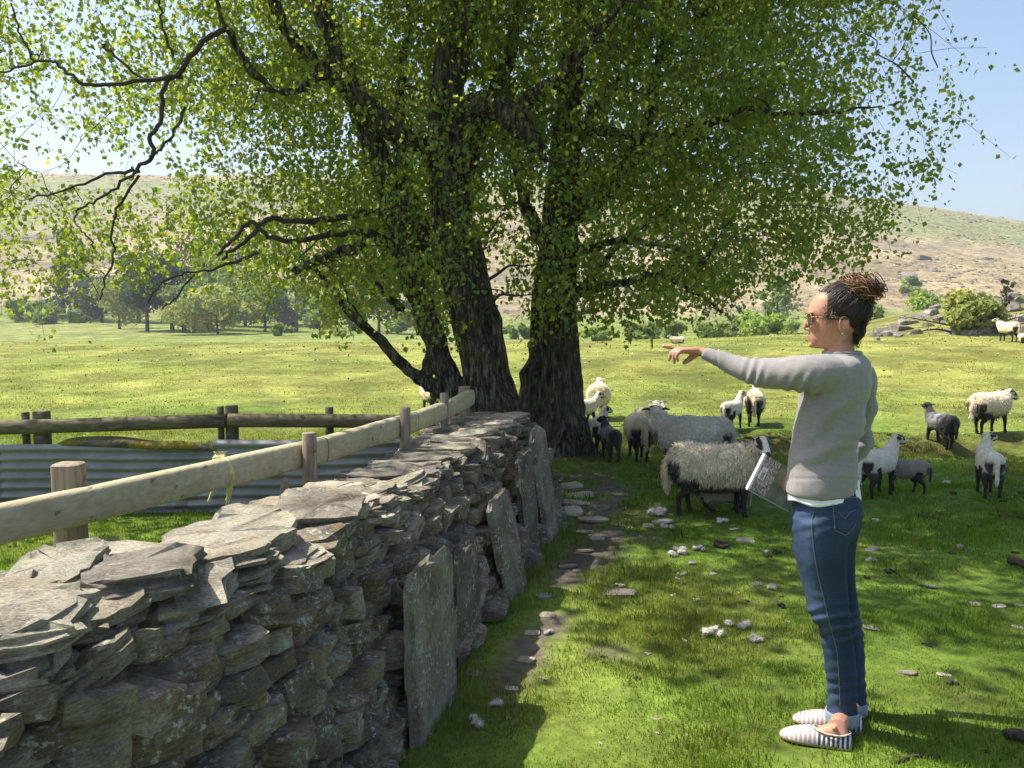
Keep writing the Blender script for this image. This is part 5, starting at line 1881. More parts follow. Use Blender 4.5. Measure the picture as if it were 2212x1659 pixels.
    # ------------------------------------------------ sunglasses
    sg = empty('sunglasses', (0, 0, 0))
    sg.parent = root
    m = NT('tortoiseshell')
    mat_f = m.done(m.ramp(m.noise(m.pos(), 130, 2), [(.42, (.05, .025, .012)), (.58, (.42, .27, .09))]), .2, None, .6)
    m = NT('tinted_lens')
    mat_l = m.done((.035, .032, .022), .06, None, .8)
    for s in (-1, 1):
        c_ = HP(1750, 690.5, s * .0325)
        nrm = fc + rc * s * .18
        nrm /= np.linalg.norm(nrm)
        sd = np.cross(up, nrm); sd /= np.linalg.norm(sd)
        t = np.linspace(0, 2 * np.pi, 25)
        out = np.array([c_ + sd * .0265 * np.sign(math.cos(a)) * abs(math.cos(a)) ** .8 + up * .0225 * np.sign(math.sin(a)) * abs(math.sin(a)) ** .8 - nrm * .004 * math.cos(a) ** 2 for a in t])
        mb = MB()
        mb.tube(out, .0029, 7, caps=False)
        obj('rim', mb.mesh('rim', True, base), mat_f, sg)
        mb = MB()
        lens = [c_ + (out[:-1] - c_) * k + nrm * b for k, b in [(.99, -.0008), (.99, .0006), (.6, .0022), (.2, .003)]]
        mb.rings(lens)
        obj('lens', mb.mesh('lens', True, base), mat_l, sg)
        hinge = c_ - sd * (.028 if (sd @ rc) * s < 0 else -.028) + up * .010 - nrm * .004
        earp = HP(1812, 687, s * .079)
        mb = MB()
        mb.tube(spline([hinge, hinge * .75 + earp * .25 + rc * s * .004, earp, earp - fc * .022 - up * .012], 5), .0027, 7)
        obj('temple_arm', mb.mesh('temple_arm', True, base), mat_f, sg)
    mb = MB()
    mb.tube(spline([HP(1749.5, 687, -.010), HP(1748, 685.5, 0), HP(1749.5, 687, .010)], 4), .0026, 7)
    obj('bridge', mb.mesh('bridge', True, base), mat_f, sg)
    # pearl stud
    mb = MB()
    mb.ball(HP(1812, 719.5, -.082), .0032, 10)
    m = NT('pearl')
    obj('earring', mb.mesh('earring', True, base), m.done((.8, .76, .7), .2), root)
    return base

PERSON = build_person()

# ------------------------------------------------------------------ folder in the hand
def build_folder():
    a, b = W(1652.5, 982, .225), W(1616, 1055, .205)            # spine, top and bottom
    c = W(1706, 1096, .235)                                      # lower corner towards the body
    ex = (c - b)
    ex = ex / np.linalg.norm(ex) * .215
    ez = (a - b)
    Hh = np.linalg.norm(ez)
    ezn = ez / Hh
    exn = ex / np.linalg.norm(ex)
    exn = exn - ezn * (exn @ ezn); exn /= np.linalg.norm(exn)
    nrm = np.cross(ezn, exn)
    M = np.stack([exn, nrm, ezn], 1)
    root = empty('folder', b)
    root.rotation_euler = Matrix(M.tolist()).to_euler()
    tag(root, 'clear plastic folder with a mottled card and barcode sticker held at the hip', 'folder')
    s = 1 if nrm[1] > 0 else -1        # +s points away from the camera
    Lx, Lz = .20, Hh
    mb = MB(); mb.box((0, -.004, 0), (Lx, .004, Lz))
    m = NT('folder_cover')
    v = m.co('Object')
    c_ = m.ramp(m.noise(v, 22, 4), [(.3, (.10, .11, .075)), (.55, (.20, .21, .155)), (.75, (.30, .31, .24))])
    obj('cover', mb.mesh('cover'), m.done(c_, .22, None, .6), root)
    mb = MB(); mb.box((.004, -s * .0075 - .002, .003), (.078, -s * .0075 + .002, Lz - .003))
    m = NT('mottled_card')
    v = m.co('Object')
    n_ = m.noise(m.map(v, (1.6, 1, .9)), 95, 4, .7, .6)
    obj('card', mb.mesh('card'), m.done(m.ramp(n_, [(.36, (.07, .06, .06)), (.5, (.25, .215, .21)), (.62, (.60, .55, .52))]), .3, None, .6), root)
    mb = MB(); mb.box((-.006, -.010, -.002), (.003, .010, Lz + .001))
    m = NT('white_plastic')
    obj('spine', mb.mesh('spine'), m.done((.74, .74, .78), .3), root)
    mb = MB(); mb.box((-.004, -.009, -.007), (Lx, .009, -.0025))
    m = NT('clear_edge')
    obj('zip_edge', mb.mesh('zip_edge'), m.done((.30, .40, .42), .25), root)
    y0 = -s * .0105
    m = NT('sticker_white'); mw = m.done((.72, .74, .84), .5)
    m = NT('sticker_print'); mk = m.done((.05, .05, .09), .6)
    z0 = Lz * .36
    mb = MB(); mb.box((.010, min(y0, y0 + s * .0008), z0), (.038, max(y0, y0 + s * .0008), z0 + Lz * .23))
    st = obj('barcode_sticker', mb.mesh('barcode_sticker'), mw, root)
    mb = MB(); mb.box((.012, min(y0, y0 + s * .0008), z0 + Lz * .25), (.037, max(y0, y0 + s * .0008), z0 + Lz * .34))
    obj('price_sticker', mb.mesh('price_sticker'), mw, root)
    g = np.random.default_rng(5)
    z = z0 + .004
    while z < z0 + Lz * .23 - .004:
        w = g.uniform(.0006, .0019)
        mb = MB(); yy = y0 - s * .0004
        mb.box((.018, min(yy, yy - s * .0003), z), (.033, max(yy, yy - s * .0003), z + w))
        obj('bar', mb.mesh('bar'), mk, st)
        z += w + g.uniform(.0008, .0018)

build_folder()
# ------------------------------------------------------------------ far trees, cottage, rocks
def far_leaf(name, a, b):
    m = NT(name)
    t = m.attr()
    d = m.n('BsdfDiffuse', Color=m.mix(1.0, a, t, 'MULTIPLY'))
    tr = m.n('BsdfTranslucent', Color=m.mix(1.0, b, t, 'MULTIPLY'))
    s = m.n('MixShader', Fac=.35)
    m.t.links.new(d.outputs[0], s.inputs[1])
    m.t.links.new(tr.outputs[0], s.inputs[2])
    m.t.links.new(s.outputs[0], m.out.inputs[0])
    return m.m

FAR = {'bright': far_leaf('fresh_leaf', (.26, .36, .08), (.42, .52, .11)),
       'yellow': far_leaf('young_oak_leaf', (.33, .36, .11), (.46, .48, .14)),
       'green': far_leaf('summer_leaf', (.19, .27, .085), (.32, .40, .11)),
       'dark': far_leaf('pine_needle', (.06, .11, .065), (.08, .13, .07)),
       'bare': far_leaf('bare_twig', (.11, .09, .085), (.08, .07, .06))}

def far_tree(name, cx, top, width, depth, kind, label, conifer=False, n=1500, lift=.18, seed=0, base_off=0.0, cat='tree', group=None, lean=0.0):
    g = np.random.default_rng(3000 + seed)
    b = P(cx, 700, depth)
    b[2] = float(gz(b[0], b[1])) + base_off
    ztop = P(cx, top, depth)[2]
    H = ztop - b[2]
    Wd = width * depth * K / F
    root = empty(name, b)
    tag(root, label, cat, group)
    # trunk and limbs
    mb = MB()
    tr = max(.05, H * .022)
    bend = g.normal(0, .03 * H, 2)
    trunk = spline([(0, 0, -.3, tr * 1.4), (bend[0] * .3, bend[1] * .3, H * .25, tr), (bend[0] + lean * H * .3, bend[1], H * .55, tr * .7), (bend[0] + lean * H * .6, bend[1], H * .92, tr * .2)], 4)
    mb.tube(trunk[:, :3], trunk[:, 3], 8)
    blobs = []
    nb = int(g.integers(9, 15)) if not conifer else 14
    for k in range(nb):
        if conifer:
            t = (k + .5) / nb
            z = H * (lift + (1 - lift) * t * .98)
            r = Wd / 2 * (1 - t) ** .7 * g.uniform(.6, 1.1) + H * .02
            a = g.uniform(0, 6.28)
            c = np.array([math.cos(a) * r * .4, math.sin(a) * r * .4, z])
            blobs.append((c, np.array([r * .8, r * .8, H * .06])))
        else:
            t = g.uniform(0, 1)
            z = H * (lift + (1 - lift) * (.12 + .76 * t))
            prof = math.sin(math.pi * (.12 + .8 * (t ** .8))) ** .7
            a = g.uniform(0, 6.28)
            r = Wd / 2 * prof * g.uniform(.25, .82)
            c = np.array([math.cos(a) * r + lean * z * .5, math.sin(a) * r, z])
            s = g.uniform(.18, .32) * min(Wd, H * 1.2)
            blobs.append((c, np.array([s, s, s * .72])))
        p0 = trunk[min(len(trunk) - 1, int(len(trunk) * np.clip(c[2] / H * .75, 0, .95)))][:3]
        mb.tube([p0, (p0 + c) / 2 + np.array([0, 0, -.03 * H]), c], [tr * .5, tr * .3, tr * .12], 5)
    obj('trunk', mb.mesh('trunk', True), MAT_BARK, root)
    V, C = [], []
    per = int(n * 1.35) // nb
    ls = max(.10, 3.9 * depth * K / F) if not conifer else max(.10, 3.2 * depth * K / F)
    for c, s in blobs:
        u = g.normal(0, 1, (per, 3)); u /= np.linalg.norm(u, axis=1)[:, None]
        rr = g.uniform(.45, 1.08, (per, 1))
        q = c + u * rr * s
        q = q[q[:, 2] > .05 * H]
        m_ = len(q)
        nn = g.normal(0, 1, (m_, 3)) + u[:m_] * .6 + np.array([0, 0, .5])
        nn /= np.linalg.norm(nn, axis=1)[:, None]
        e1 = np.cross(nn, g.normal(0, 1, (m_, 3))); e1 /= np.linalg.norm(e1, axis=1)[:, None]
        e2 = np.cross(nn, e1)
        sz = ls * g.uniform(.6, 1.5, (m_, 1))
        V.append(np.stack([q - e1 * sz, q - e2 * sz * .7, q + e1 * sz, q + e2 * sz * .7], 1).reshape(-1, 3))
        tone = g.uniform(.75, 1.2) * g.uniform(.75, 1.25, (m_, 1)) * np.array([1 + g.normal(0, .06), 1, 1])
        C.append(np.repeat(tone * np.ones((m_, 3)), 4, axis=0))
    V = np.concatenate(V)
    k = np.arange(len(V) // 4) * 4
    me = mesh_np('crown', V, [np.stack([k, k + 1, k + 2, k + 3], 1)])
    vcol(me, np.concatenate(C))
    o = obj('crown', me, FAR[kind], root)
    tag(o, kind='stuff')

GT = 'trees in the valley'
far_tree('broadleaf_tree', 258, 600, 125, 250, 'yellow', 'yellow-green spreading tree with a stout trunk at the wood edge', seed=1, group=GT, lift=.2, n=1900)
far_tree('pine_tree', 318, 560, 105, 225, 'dark', 'dark pine with a bare lower trunk in front of the wood', seed=2, group=GT, lift=.28, n=2000)
far_tree('pine_tree', 372, 545, 95, 232, 'dark', 'taller dark pine beside the bright green tree', seed=3, group=GT, lift=.22, n=2000)
far_tree('broadleaf_tree', 455, 545, 165, 236, 'bright', 'tall bright green tree rising behind the round tree', seed=4, group=GT, lift=.1, n=2600)
far_tree('broadleaf_tree', 470, 622, 195, 212, 'yellow', 'round yellow-green tree at the foot of the valley', seed=5, group=GT, lift=.02, n=2800)
far_tree('broadleaf_tree', 572, 590, 110, 228, 'green', 'slender green tree in front of the cottage', seed=6, group=GT, lift=.3, n=1500)
far_tree('pine_tree', 138, 500, 80, 300, 'dark', 'dark conifer on the lower slope behind the hanging leaves', seed=7, group=GT, lift=.1, conifer=True, n=1500)
far_tree('pine_tree', 180, 520, 70, 296, 'dark', 'smaller dark conifer next to the conifer on the slope', seed=8, group=GT, lift=.1, conifer=True, n=1300)
far_tree('broadleaf_tree', 430, 505, 130, 300, 'bare', 'leafless purple-grey tree above the pines', seed=9, group=GT, lift=.2, n=1500)
far_tree('broadleaf_tree', 500, 530, 110, 305, 'bare', 'leafless grey tree behind the tall bright tree', seed=10, group=GT, lift=.2, n=1200)
far_tree('broadleaf_tree', 818, 595, 160, 240, 'dark', 'dark blue-green tree seen between the leaning stems', seed=11, group=GT, lift=.05, n=2400)
far_tree('broadleaf_tree', 690, 640, 80, 245, 'green', 'green tree to the side of the cottage', seed=12, group=GT, lift=.1, n=1200)
far_tree('bush', 606, 700, 70, 190, 'bright', 'bright round bush below the cottage', seed=13, group='bushes beyond the brow', lift=0, n=900, cat='bush')
far_tree('bush', 733, 712, 105, 186, 'bright', 'low bright bush left of the low branch', seed=14, group='bushes beyond the brow', lift=0, n=1000, cat='bush')
far_tree('bush', 100, 652, 80, 285, 'green', 'green bush at the far end of the valley field', seed=15, group='bushes beyond the brow', lift=0, n=800, cat='bush')
far_tree('bush', 160, 668, 60, 280, 'green', 'smaller bush beside the valley field', seed=16, group='bushes beyond the brow', lift=0, n=700, cat='bush')
far_tree('bush', 1385, 702, 120, 130, 'green', 'green bush on the brow beside the upright tree', seed=17, group='bushes beyond the brow', lift=0, n=1300, cat='bush')
far_tree('bush', 1525, 700, 130, 128, 'green', 'bushy green scrub behind the lying sheep', seed=18, group='bushes beyond the brow', lift=0, n=1400, cat='bush')
far_tree('bush', 1655, 662, 135, 132, 'bright', 'tall bright bush behind the pointing hand', seed=19, group='bushes beyond the brow', lift=0, n=2000, cat='bush')
far_tree('bush', 1722, 690, 80, 126, 'green', 'dense bush just in front of the face of the person', seed=20, group='bushes beyond the brow', lift=0, n=1200, cat='bush')
far_tree('broadleaf_tree', 1672, 588, 80, 250, 'green', 'pale green tree on the slope above the tall bright bush', seed=21, group=GT, lift=.1, n=1200)
far_tree('bush', 1885, 655, 70, 150, 'green', 'green bush right behind the hair of the person', seed=22, group='bushes beyond the brow', lift=0, n=900, cat='bush')
far_tree('broadleaf_tree', 1985, 630, 100, 190, 'bright', 'bright green tree above the knoll', seed=23, group=GT, lift=.02, n=1600)
far_tree('broadleaf_tree', 2035, 655, 50, 185, 'green', 'small green tree next to the bright tree above the knoll', seed=24, group=GT, lift=.02, n=700)
far_tree('thorn_tree', 1963, 592, 44, 330, 'green', 'tiny crooked thorn tree alone on the hillside', seed=25, group=GT, lift=.35, n=500)
far_tree('hawthorn', 2098, 632, 130, 53, 'yellow', 'leaning hawthorn on the rocky knoll', seed=26, lift=.05, n=2600, lean=-.35)
far_tree('hawthorn', 2165, 598, 55, 56, 'bare', 'bare thorn branches rising behind the leaning hawthorn', seed=27, lift=.2, n=40, lean=.2)

for k_, (cx_, top_, w_, dep_, kind_, lab_) in enumerate([
        (220, 585, 120, 285, 'dark', 'dark wood tree behind the yellow-green spreading tree'),
        (300, 540, 120, 290, 'dark', 'dark wood tree rising behind the two pines'),
        (530, 580, 140, 262, 'green', 'mid-green tree filling the wood behind the round tree'),
        (395, 620, 110, 222, 'green', 'mid-green tree between the pines and the round tree'),
        (640, 610, 120, 275, 'green', 'mid-green tree behind the cottage roof'),
        (60, 640, 110, 300, 'green', 'low green tree at the far left of the valley'),
        (760, 640, 110, 265, 'dark', 'dark tree behind the low branch'),
        (900, 660, 130, 230, 'green', 'green tree glimpsed past the leaning stems'),
        (1120, 700, 120, 170, 'green', 'green bushy tree in the gap between both trunks'),
        (1300, 706, 110, 150, 'bright', 'bright low tree just beyond the upright trunk'),
        (1440, 690, 120, 160, 'green', 'green tree above the lying sheep'),
        (1590, 688, 90, 140, 'green', 'rounded green tree beside the tall bright bush')]):
    far_tree('broadleaf_tree', cx_, top_, w_, dep_, kind_, lab_, seed=60 + k_, group=GT, lift=.04, n=1600)

def build_cottage():
    b = P(622, 720, 232)
    b[2] = float(gz(b[0], b[1]))
    root = empty('stone_cottage', b)
    root.rotation_euler = (0, 0, .25)
    tag(root, 'dark stone cottage with slate roof and two chimneys among the trees', 'house')
    w, d, h, r = 1.55, 2.6, 2.3, 1.7
    m = NT('cottage_stone')
    mat = m.done(m.ramp(m.noise(m.co(), 3, 4), [(.3, (.06, .055, .05)), (.7, (.15, .14, .125))]), .9)
    mb = MB()
    v = [(-w, -d, -1), (w, -d, -1), (w, d, -1), (-w, d, -1), (-w, -d, h), (w, -d, h), (w, d, h), (-w, d, h), (0, -d, h + r), (0, d, h + r)]
    mb.add(v, [(0, 1, 5, 4), (2, 3, 7, 6), (1, 2, 6, 5), (3, 0, 4, 7)], [(4, 5, 8), (6, 7, 9)])
    obj('wall', mb.mesh('wall'), mat, root)
    m = NT('cottage_slate')
    mr = m.done(m.ramp(m.noise(m.co(), 5, 3), [(.3, (.10, .105, .115)), (.7, (.19, .195, .21))]), .6)
    roof = None
    for s in (-1, 1):
        mb = MB()
        a = [(s * (w + .35), -d - .3, h - .25), (s * (w + .35), d + .3, h - .25), (0, d + .3, h + r + .02), (0, -d - .3, h + r + .02)]
        t = [(x, y, z + .18) for x, y, z in a]
        mb.add(a + t, [(0, 1, 2, 3), (7, 6, 5, 4), (0, 4, 5, 1), (1, 5, 6, 2), (2, 6, 7, 3), (3, 7, 4, 0)])
        roof = obj('roof', mb.mesh('roof'), mr, root)
    for y in (-d + .4, d - .4):
        mb = MB()
        mb.box((-.34, y - .3, h + r - .5), (.34, y + .3, h + r + .6))
        mb.box((-.42, y - .38, h + r + .6), (.42, y + .38, h + r + .75))
        mb.box((-.14, y - .14, h + r + .75), (.14, y + .14, h + r + 1.0))
        obj('chimney', remesh(mb.mesh('chimney'), .08, 0), mat, roof)
    m = NT('dark_pane')
    mg = m.done((.02, .025, .03), .15)
    for (x, z) in [(-.7, .9), (.7, .9)]:
        mb = MB()
        mb.box((x - .25, -d - .03, z - .4), (x + .25, -d + .05, z + .4))
        obj('window', mb.mesh('window'), mg, root)

build_cottage()

ROCK_MAT = slate_material('outcrop_rock', (.10, .095, .09), (.22, .205, .19), (.36, .34, .32), .6, (2, 2, 4))
rock_protos = [stone_proto(60 + k, ROCK_MAT) for k in range(8)]
def build_scrub():
    """tussocks, bracken and scree over the hillside: one rough mass"""
    g = np.random.default_rng(321)
    n = 15000
    px, py = g.uniform(-60, 2280, n), g.uniform(395, 690, n)
    V, C = [], []
    yy = g.uniform(305, 690, n) * K
    xx = (px - CX) / F * yy
    z = gz(xx, yy)
    p = np.stack([xx, yy, 0 * xx], -1)
    keep = fbm(p * .05, 3, 5) + .25 * g.normal(0, 1, n) > .02
    xx, yy, z = xx[keep], yy[keep], z[keep]
    n = len(xx)
    s = g.uniform(.18, .55, n) * (1 + g.exponential(.35, n))
    o8 = np.array([[1, 0, 0], [-1, 0, 0], [0, 1, 0], [0, -1, 0], [0, 0, .55], [.5, .5, .35]])
    V = (np.stack([xx, yy, z], 1)[:, None] + o8[None] * s[:, None, None] * g.uniform(.6, 1.4, (n, 6, 3))).reshape(-1, 3)
    f = np.array([[0, 2, 4], [2, 1, 4], [1, 3, 4], [3, 0, 4], [0, 2, 5], [2, 4, 5]])
    T = (f[None] + (np.arange(n) * 6)[:, None, None]).reshape(-1, 3)
    pal = np.array([[.30, .225, .14], [.22, .17, .115], [.10, .095, .085], [.15, .16, .065], [.30, .25, .165]])
    col = pal[g.choice(5, n, p=[.3, .22, .16, .2, .12])] * g.uniform(.7, 1.2, (n, 1))
    me = mesh_np('hill_scrub', V, [T])
    vcol(me, np.repeat(col, 6, axis=0))
    m = NT('scrub')
    o = obj('hill_scrub', me, m.done(m.attr(), .95, None, .05))
    tag(o, 'bracken tussocks and scree covering the far hillside', 'scrub', kind='stuff')

build_scrub()

def build_rocks():
    g = np.random.default_rng(91)
    spots = [(1890, 727, 28, 'rock'), (1908, 716, 34, ''), (1925, 726, 36, ''), (1945, 714, 44, ''), (1962, 700, 40, ''), (1938, 728, 22, ''), (1975, 722, 26, ''), (1990, 690, 40, ''), (2012, 682, 38, ''), (2005, 706, 24, ''), (2030, 692, 30, ''),
             (2045, 700, 22, ''), (2062, 722, 34, ''), (2090, 724, 40, ''), (2118, 722, 44, ''), (2140, 712, 40, ''), (2150, 690, 34, ''), (2185, 668, 40, ''), (2205, 690, 46, ''), (2215, 715, 50, ''), (2172, 652, 36, ''), (2200, 655, 30, ''), (1895, 735, 18, ''), (2020, 668, 24, ''), (1950, 690, 22, '')]
    for k, (px, py, w, _) in enumerate(spots):
        p = G(px, py, 160)
        s = w * p[1] / F
        o = obj('rock', rock_protos[k % 8], None, None, p - np.array([0, 0, s * .04]), (g.normal(0, .25), g.normal(0, .25), g.uniform(0, 6.28)), (s * 1.1, s * g.uniform(.6, 1.0), s * g.uniform(.55, .95)))
        tag(o, 'grey weathered rock breaking out of the grassy knoll', 'rock', 'rocks of the outcrop on the knoll')
    for k, (px, py, w) in enumerate([(1992, 560, 30), (1958, 595, 24), (1975, 640, 26), (2010, 585, 22), (1850, 610, 22), (2130, 560, 20), (2190, 640, 26), (2050, 600, 18), (60, 560, 20), (330, 470, 18), (640, 470, 20), (1420, 650, 22), (1560, 610, 22), (1340, 620, 20), (1500, 660, 20)]):
        p = G(px, py, 900)
        s = w * p[1] / F
        o = obj('rock', rock_protos[(k + 3) % 8], None, None, p - np.array([0, 0, s * .12]), (g.normal(0, .2), g.normal(0, .2), g.uniform(0, 6.28)), (s * 1.3, s, s * .5))
        tag(o, 'dark crag showing on the far hillside', 'rock', 'crags on the far hillside')
    # dead branches under the hawthorn
    for k in range(7):
        p0 = G(2060 + k * 14, 722 - (k % 3) * 5, 160)
        L = g.uniform(1.2, 2.4)
        a = g.normal(0, .4) + (0 if k % 2 else math.pi)
        pts = [p0 + np.array([0, 0, .05]), p0 + np.array([math.cos(a) * L * .5, math.sin(a) * L * .4, g.uniform(.12, .4)]), p0 + np.array([math.cos(a) * L, math.sin(a) * L * .6, g.uniform(.05, .6)])]
        mb = MB()
        sp = spline(pts, 5)
        mb.tube(sp, np.linspace(.05, .015, len(sp)), 6)
        for j in range(5):
            q = sp[3 + j]
            mb.tube([q, q + np.array([g.normal(0, .25), g.normal(0, .2), g.uniform(.1, .45)])], [.02, .007], 5)
        o = obj('fallen_branch', remesh(mb.mesh('fallen_branch', True, p0), .016, 1), MAT_TWIG, None, p0)
        tag(o, 'dead fallen branch below the leaning hawthorn', 'branch', 'dead branches below the hawthorn')

build_rocks()
# ------------------------------------------------------------------ wool, slates, dung and twigs on the grass
m = NT('shed_wool')
v = m.co()
MAT_TUFT = m.done(m.ramp(m.noise(v, 9, 4, .7), [(.3, (.44, .40, .33)), (.7, (.72, .68, .60))]), .95, m.bump(m.noise(v, 9, 3), .4, .05), .05)
m = NT('sheep_dung')
MAT_DUNG = m.done(m.ramp(m.noise(m.co(), 5, 3), [(.3, (.012, .010, .008)), (.7, (.05, .04, .03))]), .8)

def tuft_proto(k):
    g = np.random.default_rng(k)
    mb = MB()
    for j in range(g.integers(4, 8)):
        mb.ball((g.normal(0, .32), g.normal(0, .22), .16 + abs(g.normal(0, .07))), (g.uniform(.14, .30), g.uniform(.14, .26), g.uniform(.10, .2)), 10)
    me = remesh(mb.mesh('wool_tuft', True), .05, 1)
    co, no = coords(me), normals(me)
    co = co + no * (.13 * fbm(co * 7 + k, 3, 3))[:, None]
    set_coords(me, co)
    no = normals(me)
    n = 700
    i = g.integers(0, len(co), n)
    d = no[i] + g.normal(0, .5, (n, 3)); d /= np.linalg.norm(d, axis=1)[:, None]
    s = np.cross(d, g.normal(0, 1, (n, 3))); s /= np.linalg.norm(s, axis=1)[:, None]
    L = g.uniform(.08, .24, (n, 1))
    V = np.stack([co[i] - s * .007, co[i] + s * .007, co[i] + d * L], 1).reshape(-1, 3)
    V[:, 2] = np.maximum(V[:, 2], .0)
    a = np.empty(len(me.polygons) * 4, np.int32)
    quads = np.array([list(p.vertices) for p in me.polygons if len(p.vertices) == 4])
    q = np.arange(n) * 3 + len(co)
    out = mesh_np('wool_tuft', np.concatenate([co, V]), [quads, np.stack([q, q + 1, q + 2], 1)], True)
    out.materials.append(MAT_TUFT)
    return out

def dung_proto(k):
    g = np.random.default_rng(50 + k)
    mb = MB()
    for j in range(7):
        mb.ball((g.normal(0, .28), g.normal(0, .24), .14 + .1 * (j % 2)), g.uniform(.14, .24), 9)
    me = remesh(mb.mesh('dung', True), .06, 1)
    me.materials.append(MAT_DUNG)
    return me

def build_litter():
    g = np.random.default_rng(44)
    tp = [tuft_proto(k) for k in range(5)]
    dp = [dung_proto(k) for k in range(3)]
    slates = [slab_mesh('slate', 1, .5, .09, 2000 + k, MAT_COPE, layers=2, rough=.05, seg=11) for k in range(6)]
    big = {(1416, 1113): 'large tuft of shed wool among slates near the wall path', (1471, 1195): 'large dirty-white wool tuft on bare patch of grass', (1611, 1358): 'plump tan wool tuft lying in the sun left of the legs',
           (1541, 1375): 'large loose grey wool tuft in the middle of the grass', (1666, 1274): 'white wool tuft close to the legs of the person'}
    wool = [(1416, 1113, 52), (1437, 1141, 26), (1560, 1130, 28), (1471, 1195, 44), (1510, 1189, 28), (1493, 1219, 20), (1474, 1244, 18), (1539, 1242, 17), (1463, 1254, 12), (1337, 1268, 20), (1666, 1274, 28), (1456, 1288, 14),
            (1505, 1299, 16), (1611, 1358, 46), (1541, 1375, 50), (1632, 1387, 40), (1480, 1387, 16), (1655, 1194, 15), (1366, 1143, 10), (1398, 1415, 14), (1072, 1524, 40), (1030, 1569, 50), (1184, 1370, 26), (1177, 1470, 14), (1882, 1214, 26),
            (1893, 1128, 22), (1420, 1585, 12), (2045, 1045, 20), (2180, 1170, 12), (1925, 1158, 10), (1310, 1275, 12), (1700, 1345, 10), (1350, 1100, 10), (2066, 1547, 10), (1296, 1610, 10), (1575, 1345, 8)]
    for k, (px, py, w) in enumerate(wool):
        p = G(px, py)
        s = .85 * w * p[1] / F
        o = obj('wool_tuft', tp[k % 5], None, None, p, (0, 0, g.uniform(0, 6.28)), (s, s, s * g.uniform(.7, 1.0)))
        lab = big.get((px, py), 'small tuft of shed white wool lying on the grass' if w < 30 else 'ragged clump of white wool lying on the grass')
        tag(o, lab, 'wool', None if (px, py) in big else 'shed wool on the grass')
    sl = [(1337, 1285, 78), (1282, 1125, 66), (1611, 1170, 42), (1632, 1264, 28), (1431, 1128, 50), (1318, 1357, 20), (1587, 1144, 24), (2016, 1269, 36), (2105, 1306, 26), (2158, 1312, 28), (2203, 1309, 26), (1960, 1456, 40), (2070, 1183, 30),
          (1882, 1359, 36), (1883, 1188, 36), (2200, 1357, 26), (1024, 1455, 40), (1136, 1428, 44), (1177, 1290, 44), (1240, 1090, 70), (1252, 1072, 64), (1228, 1110, 60), (1262, 1150, 50), (1210, 1135, 46), (1300, 1100, 40), (1235, 1052, 50),
          (1262, 1190, 44), (1225, 1225, 40), (1180, 1330, 40), (1150, 1370, 36), (1290, 1165, 34), (1335, 1135, 30), (1250, 1235, 30), (1105, 1490, 30), (2040, 1460, 34), (1400, 1138, 26), (1690, 1420, 14), (1415, 1555, 16), (1480, 1590, 14), (1980, 1165, 18)]
    for k, (px, py, w) in enumerate(sl):
        p = G(px, py)
        s = w * p[1] / F
        o = obj('slate', slates[k % 6], None, None, p + np.array([0, 0, s * .04]), (g.normal(0, .10), g.normal(0, .10), g.normal(0, .4)), (s, s * 1.4, s))
        if px < 1345 and py < 1240:
            tag(o, 'flat slate lying by the path near the tree foot', 'slate', 'slates by the path')
        elif px < 1200:
            tag(o, 'flat slate lying at the foot of the wall', 'slate', 'slates along the wall foot')
        elif k == 0:
            tag(o, 'broad blue-grey slate with wool on it in the grass', 'slate')
        else:
            tag(o, 'thin pale slate chip lying in the grass', 'slate', 'slate chips in the grass')
    dung = [(2008, 1396, 17), (1996, 1394, 14), (2051, 1477, 26), (1875, 1251, 15), (2058, 1231, 15), (2006, 1188, 13), (1963, 1144, 11), (1988, 1266, 9), (2133, 1627, 16), (2090, 1652, 18), (1560, 1183, 36), (1688, 1311, 22), (1656, 1204, 16), (1678, 1195, 22),
            (1463, 1239, 15), (1643, 1222, 10), (1375, 1468, 16), (2190, 1195, 14), (1920, 1238, 22), (1977, 1232, 12), (2055, 1196, 16), (1550, 1465, 10), (1300, 1420, 10), (2150, 1150, 12), (2095, 1140, 12), (1690, 1290, 10), (1615, 1300, 10), (1440, 1420, 8), (2170, 1085, 14), (2060, 1068, 18), (2205, 1068, 16), (1760, 1150, 10)]
    for k, (px, py, w) in enumerate(dung):
        p = G(px, py)
        s = w * p[1] / F
        o = obj('dung', dp[k % 3], None, None, p, (0, 0, g.uniform(0, 6.28)), (s, s, s * .8))
        tag(o, 'dark sheep dropping on the cropped grass', 'dung', 'sheep droppings on the grass')
    for k, (x0, y0, x1, y1, r, lab) in enumerate([(1978, 1116, 2030, 1124, .012, 'thin dead twig on the shaded grass'), (2172, 1600, 2225, 1612, .020, 'short dark log lying at the lower right edge'), (2180, 1220, 2225, 1236, .024, 'broken grey branch lying by the picture edge'),
                                                   (1935, 1650, 2030, 1640, .006, 'pale curved stalk lying near the feet'), (2150, 1118, 2225, 1124, .012, 'dead stick lying below the white lamb')]):
        a, b = G(x0, y0), G(x1, y1)
        mb = MB()
        sp = spline([a + np.array([0, 0, r]), (a + b) / 2 + np.array([0, .02, r * 1.4]), b + np.array([0, 0, r])], 6)
        rr = r * (1 + .5 * fbm(sp * 40, 2, 4))
        mb.tube(sp, rr, 8)
        o = obj('fallen_stick', mb.mesh('fallen_stick', True, a), MAT_TWIG, None, a)
        tag(o, lab, 'stick')

build_litter()

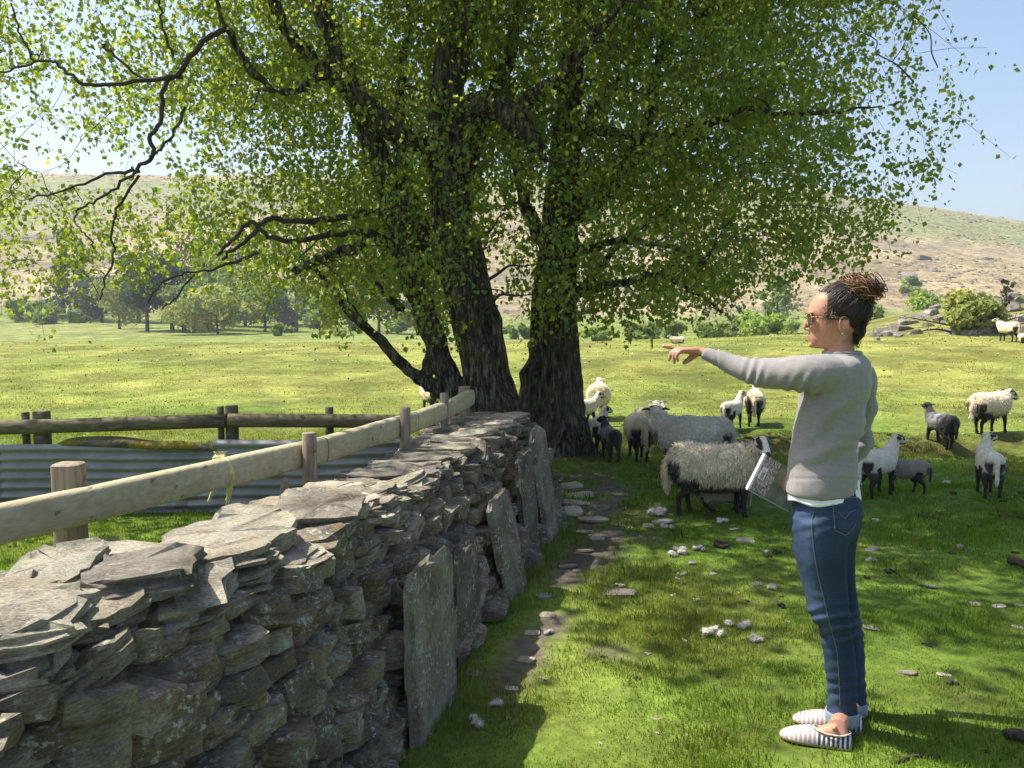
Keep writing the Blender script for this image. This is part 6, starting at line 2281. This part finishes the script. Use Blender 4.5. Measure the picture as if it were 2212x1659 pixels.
def build_specks():
    """droppings and daisies across the far field, too many and too small to count"""
    g = np.random.default_rng(12)
    for name, n, size, mat, lab in [('droppings', 380, 1.9, MAT_DUNG, 'scattered dark droppings across the open field'), ('daisies', 420, 1.7, None, 'pale specks of daisies across the open field')]:
        ys = (g.uniform(16, 54, n)) * K
        xs = g.uniform(-.36, .36, n) * ys / K
        s = size * ys / F * g.uniform(.6, 1.6, n)
        z = gz(xs, ys)
        c = np.stack([xs, ys, z + s * .3], 1)
        o8 = np.array([[1, 0, 0], [-1, 0, 0], [0, 1, 0], [0, -1, 0], [0, 0, .7], [0, 0, -.7]])
        V = (c[:, None] + o8[None] * s[:, None, None] * g.uniform(.7, 1.3, (n, 6, 1))).reshape(-1, 3)
        f = np.array([[0, 2, 4], [2, 1, 4], [1, 3, 4], [3, 0, 4], [2, 0, 5], [1, 2, 5], [3, 1, 5], [0, 3, 5]])
        T = (f[None] + (np.arange(n) * 6)[:, None, None]).reshape(-1, 3)
        if mat is None:
            m = NT('daisy_white')
            mat = m.done((.62, .62, .50), .8)
        o = obj(name, mesh_np(name, V, [T]), mat)
        tag(o, lab, name, kind='stuff')

build_specks()

def name_by_order():
    """things of one kind that differ only by place get their order from the left"""
    words = 'first second third fourth fifth sixth seventh eighth ninth tenth eleventh twelfth thirteenth fourteenth fifteenth sixteenth seventeenth eighteenth nineteenth twentieth'.split()
    def word(k):
        if k < 20:
            return words[k]
        t = ['twenty', 'thirty', 'forty'][(k + 1) // 10 - 2]
        return (t[:-1] + 'ieth') if (k + 1) % 10 == 0 else t + '-' + words[(k + 1) % 10 - 1]
    groups = {}
    for o in bpy.data.objects:
        if o.parent is None and o.get('group') and o.get('label'):
            groups.setdefault((o['group'], o['label']), []).append(o)
    for (g_, lab), os_ in groups.items():
        if len(os_) < 2:
            continue
        os_.sort(key=lambda o: proj(np.array(o.location))[0])
        for k, o in enumerate(os_):
            o['label'] = lab + ', ' + word(k) + ' from the left'

name_by_order()
# ------------------------------------------------------------------ air
def build_haze():
    mb = MB()
    mb.box((-560, -60, -8), (560, 540, 75))
    me = mb.mesh('haze')
    m = bpy.data.materials.new('haze')
    m.use_nodes = True
    t = m.node_tree
    t.nodes.clear()
    out = t.nodes.new('ShaderNodeOutputMaterial')
    v = t.nodes.new('ShaderNodeVolumePrincipled')
    v.inputs['Color'].default_value = (.80, .88, 1.0, 1)
    v.inputs['Density'].default_value = .0005
    v.inputs['Anisotropy'].default_value = .2
    t.links.new(v.outputs[0], out.inputs['Volume'])
    o = obj('haze', me, m)
    tag(o, 'thin bluish haze over the valley', 'haze', kind='stuff')

build_haze()
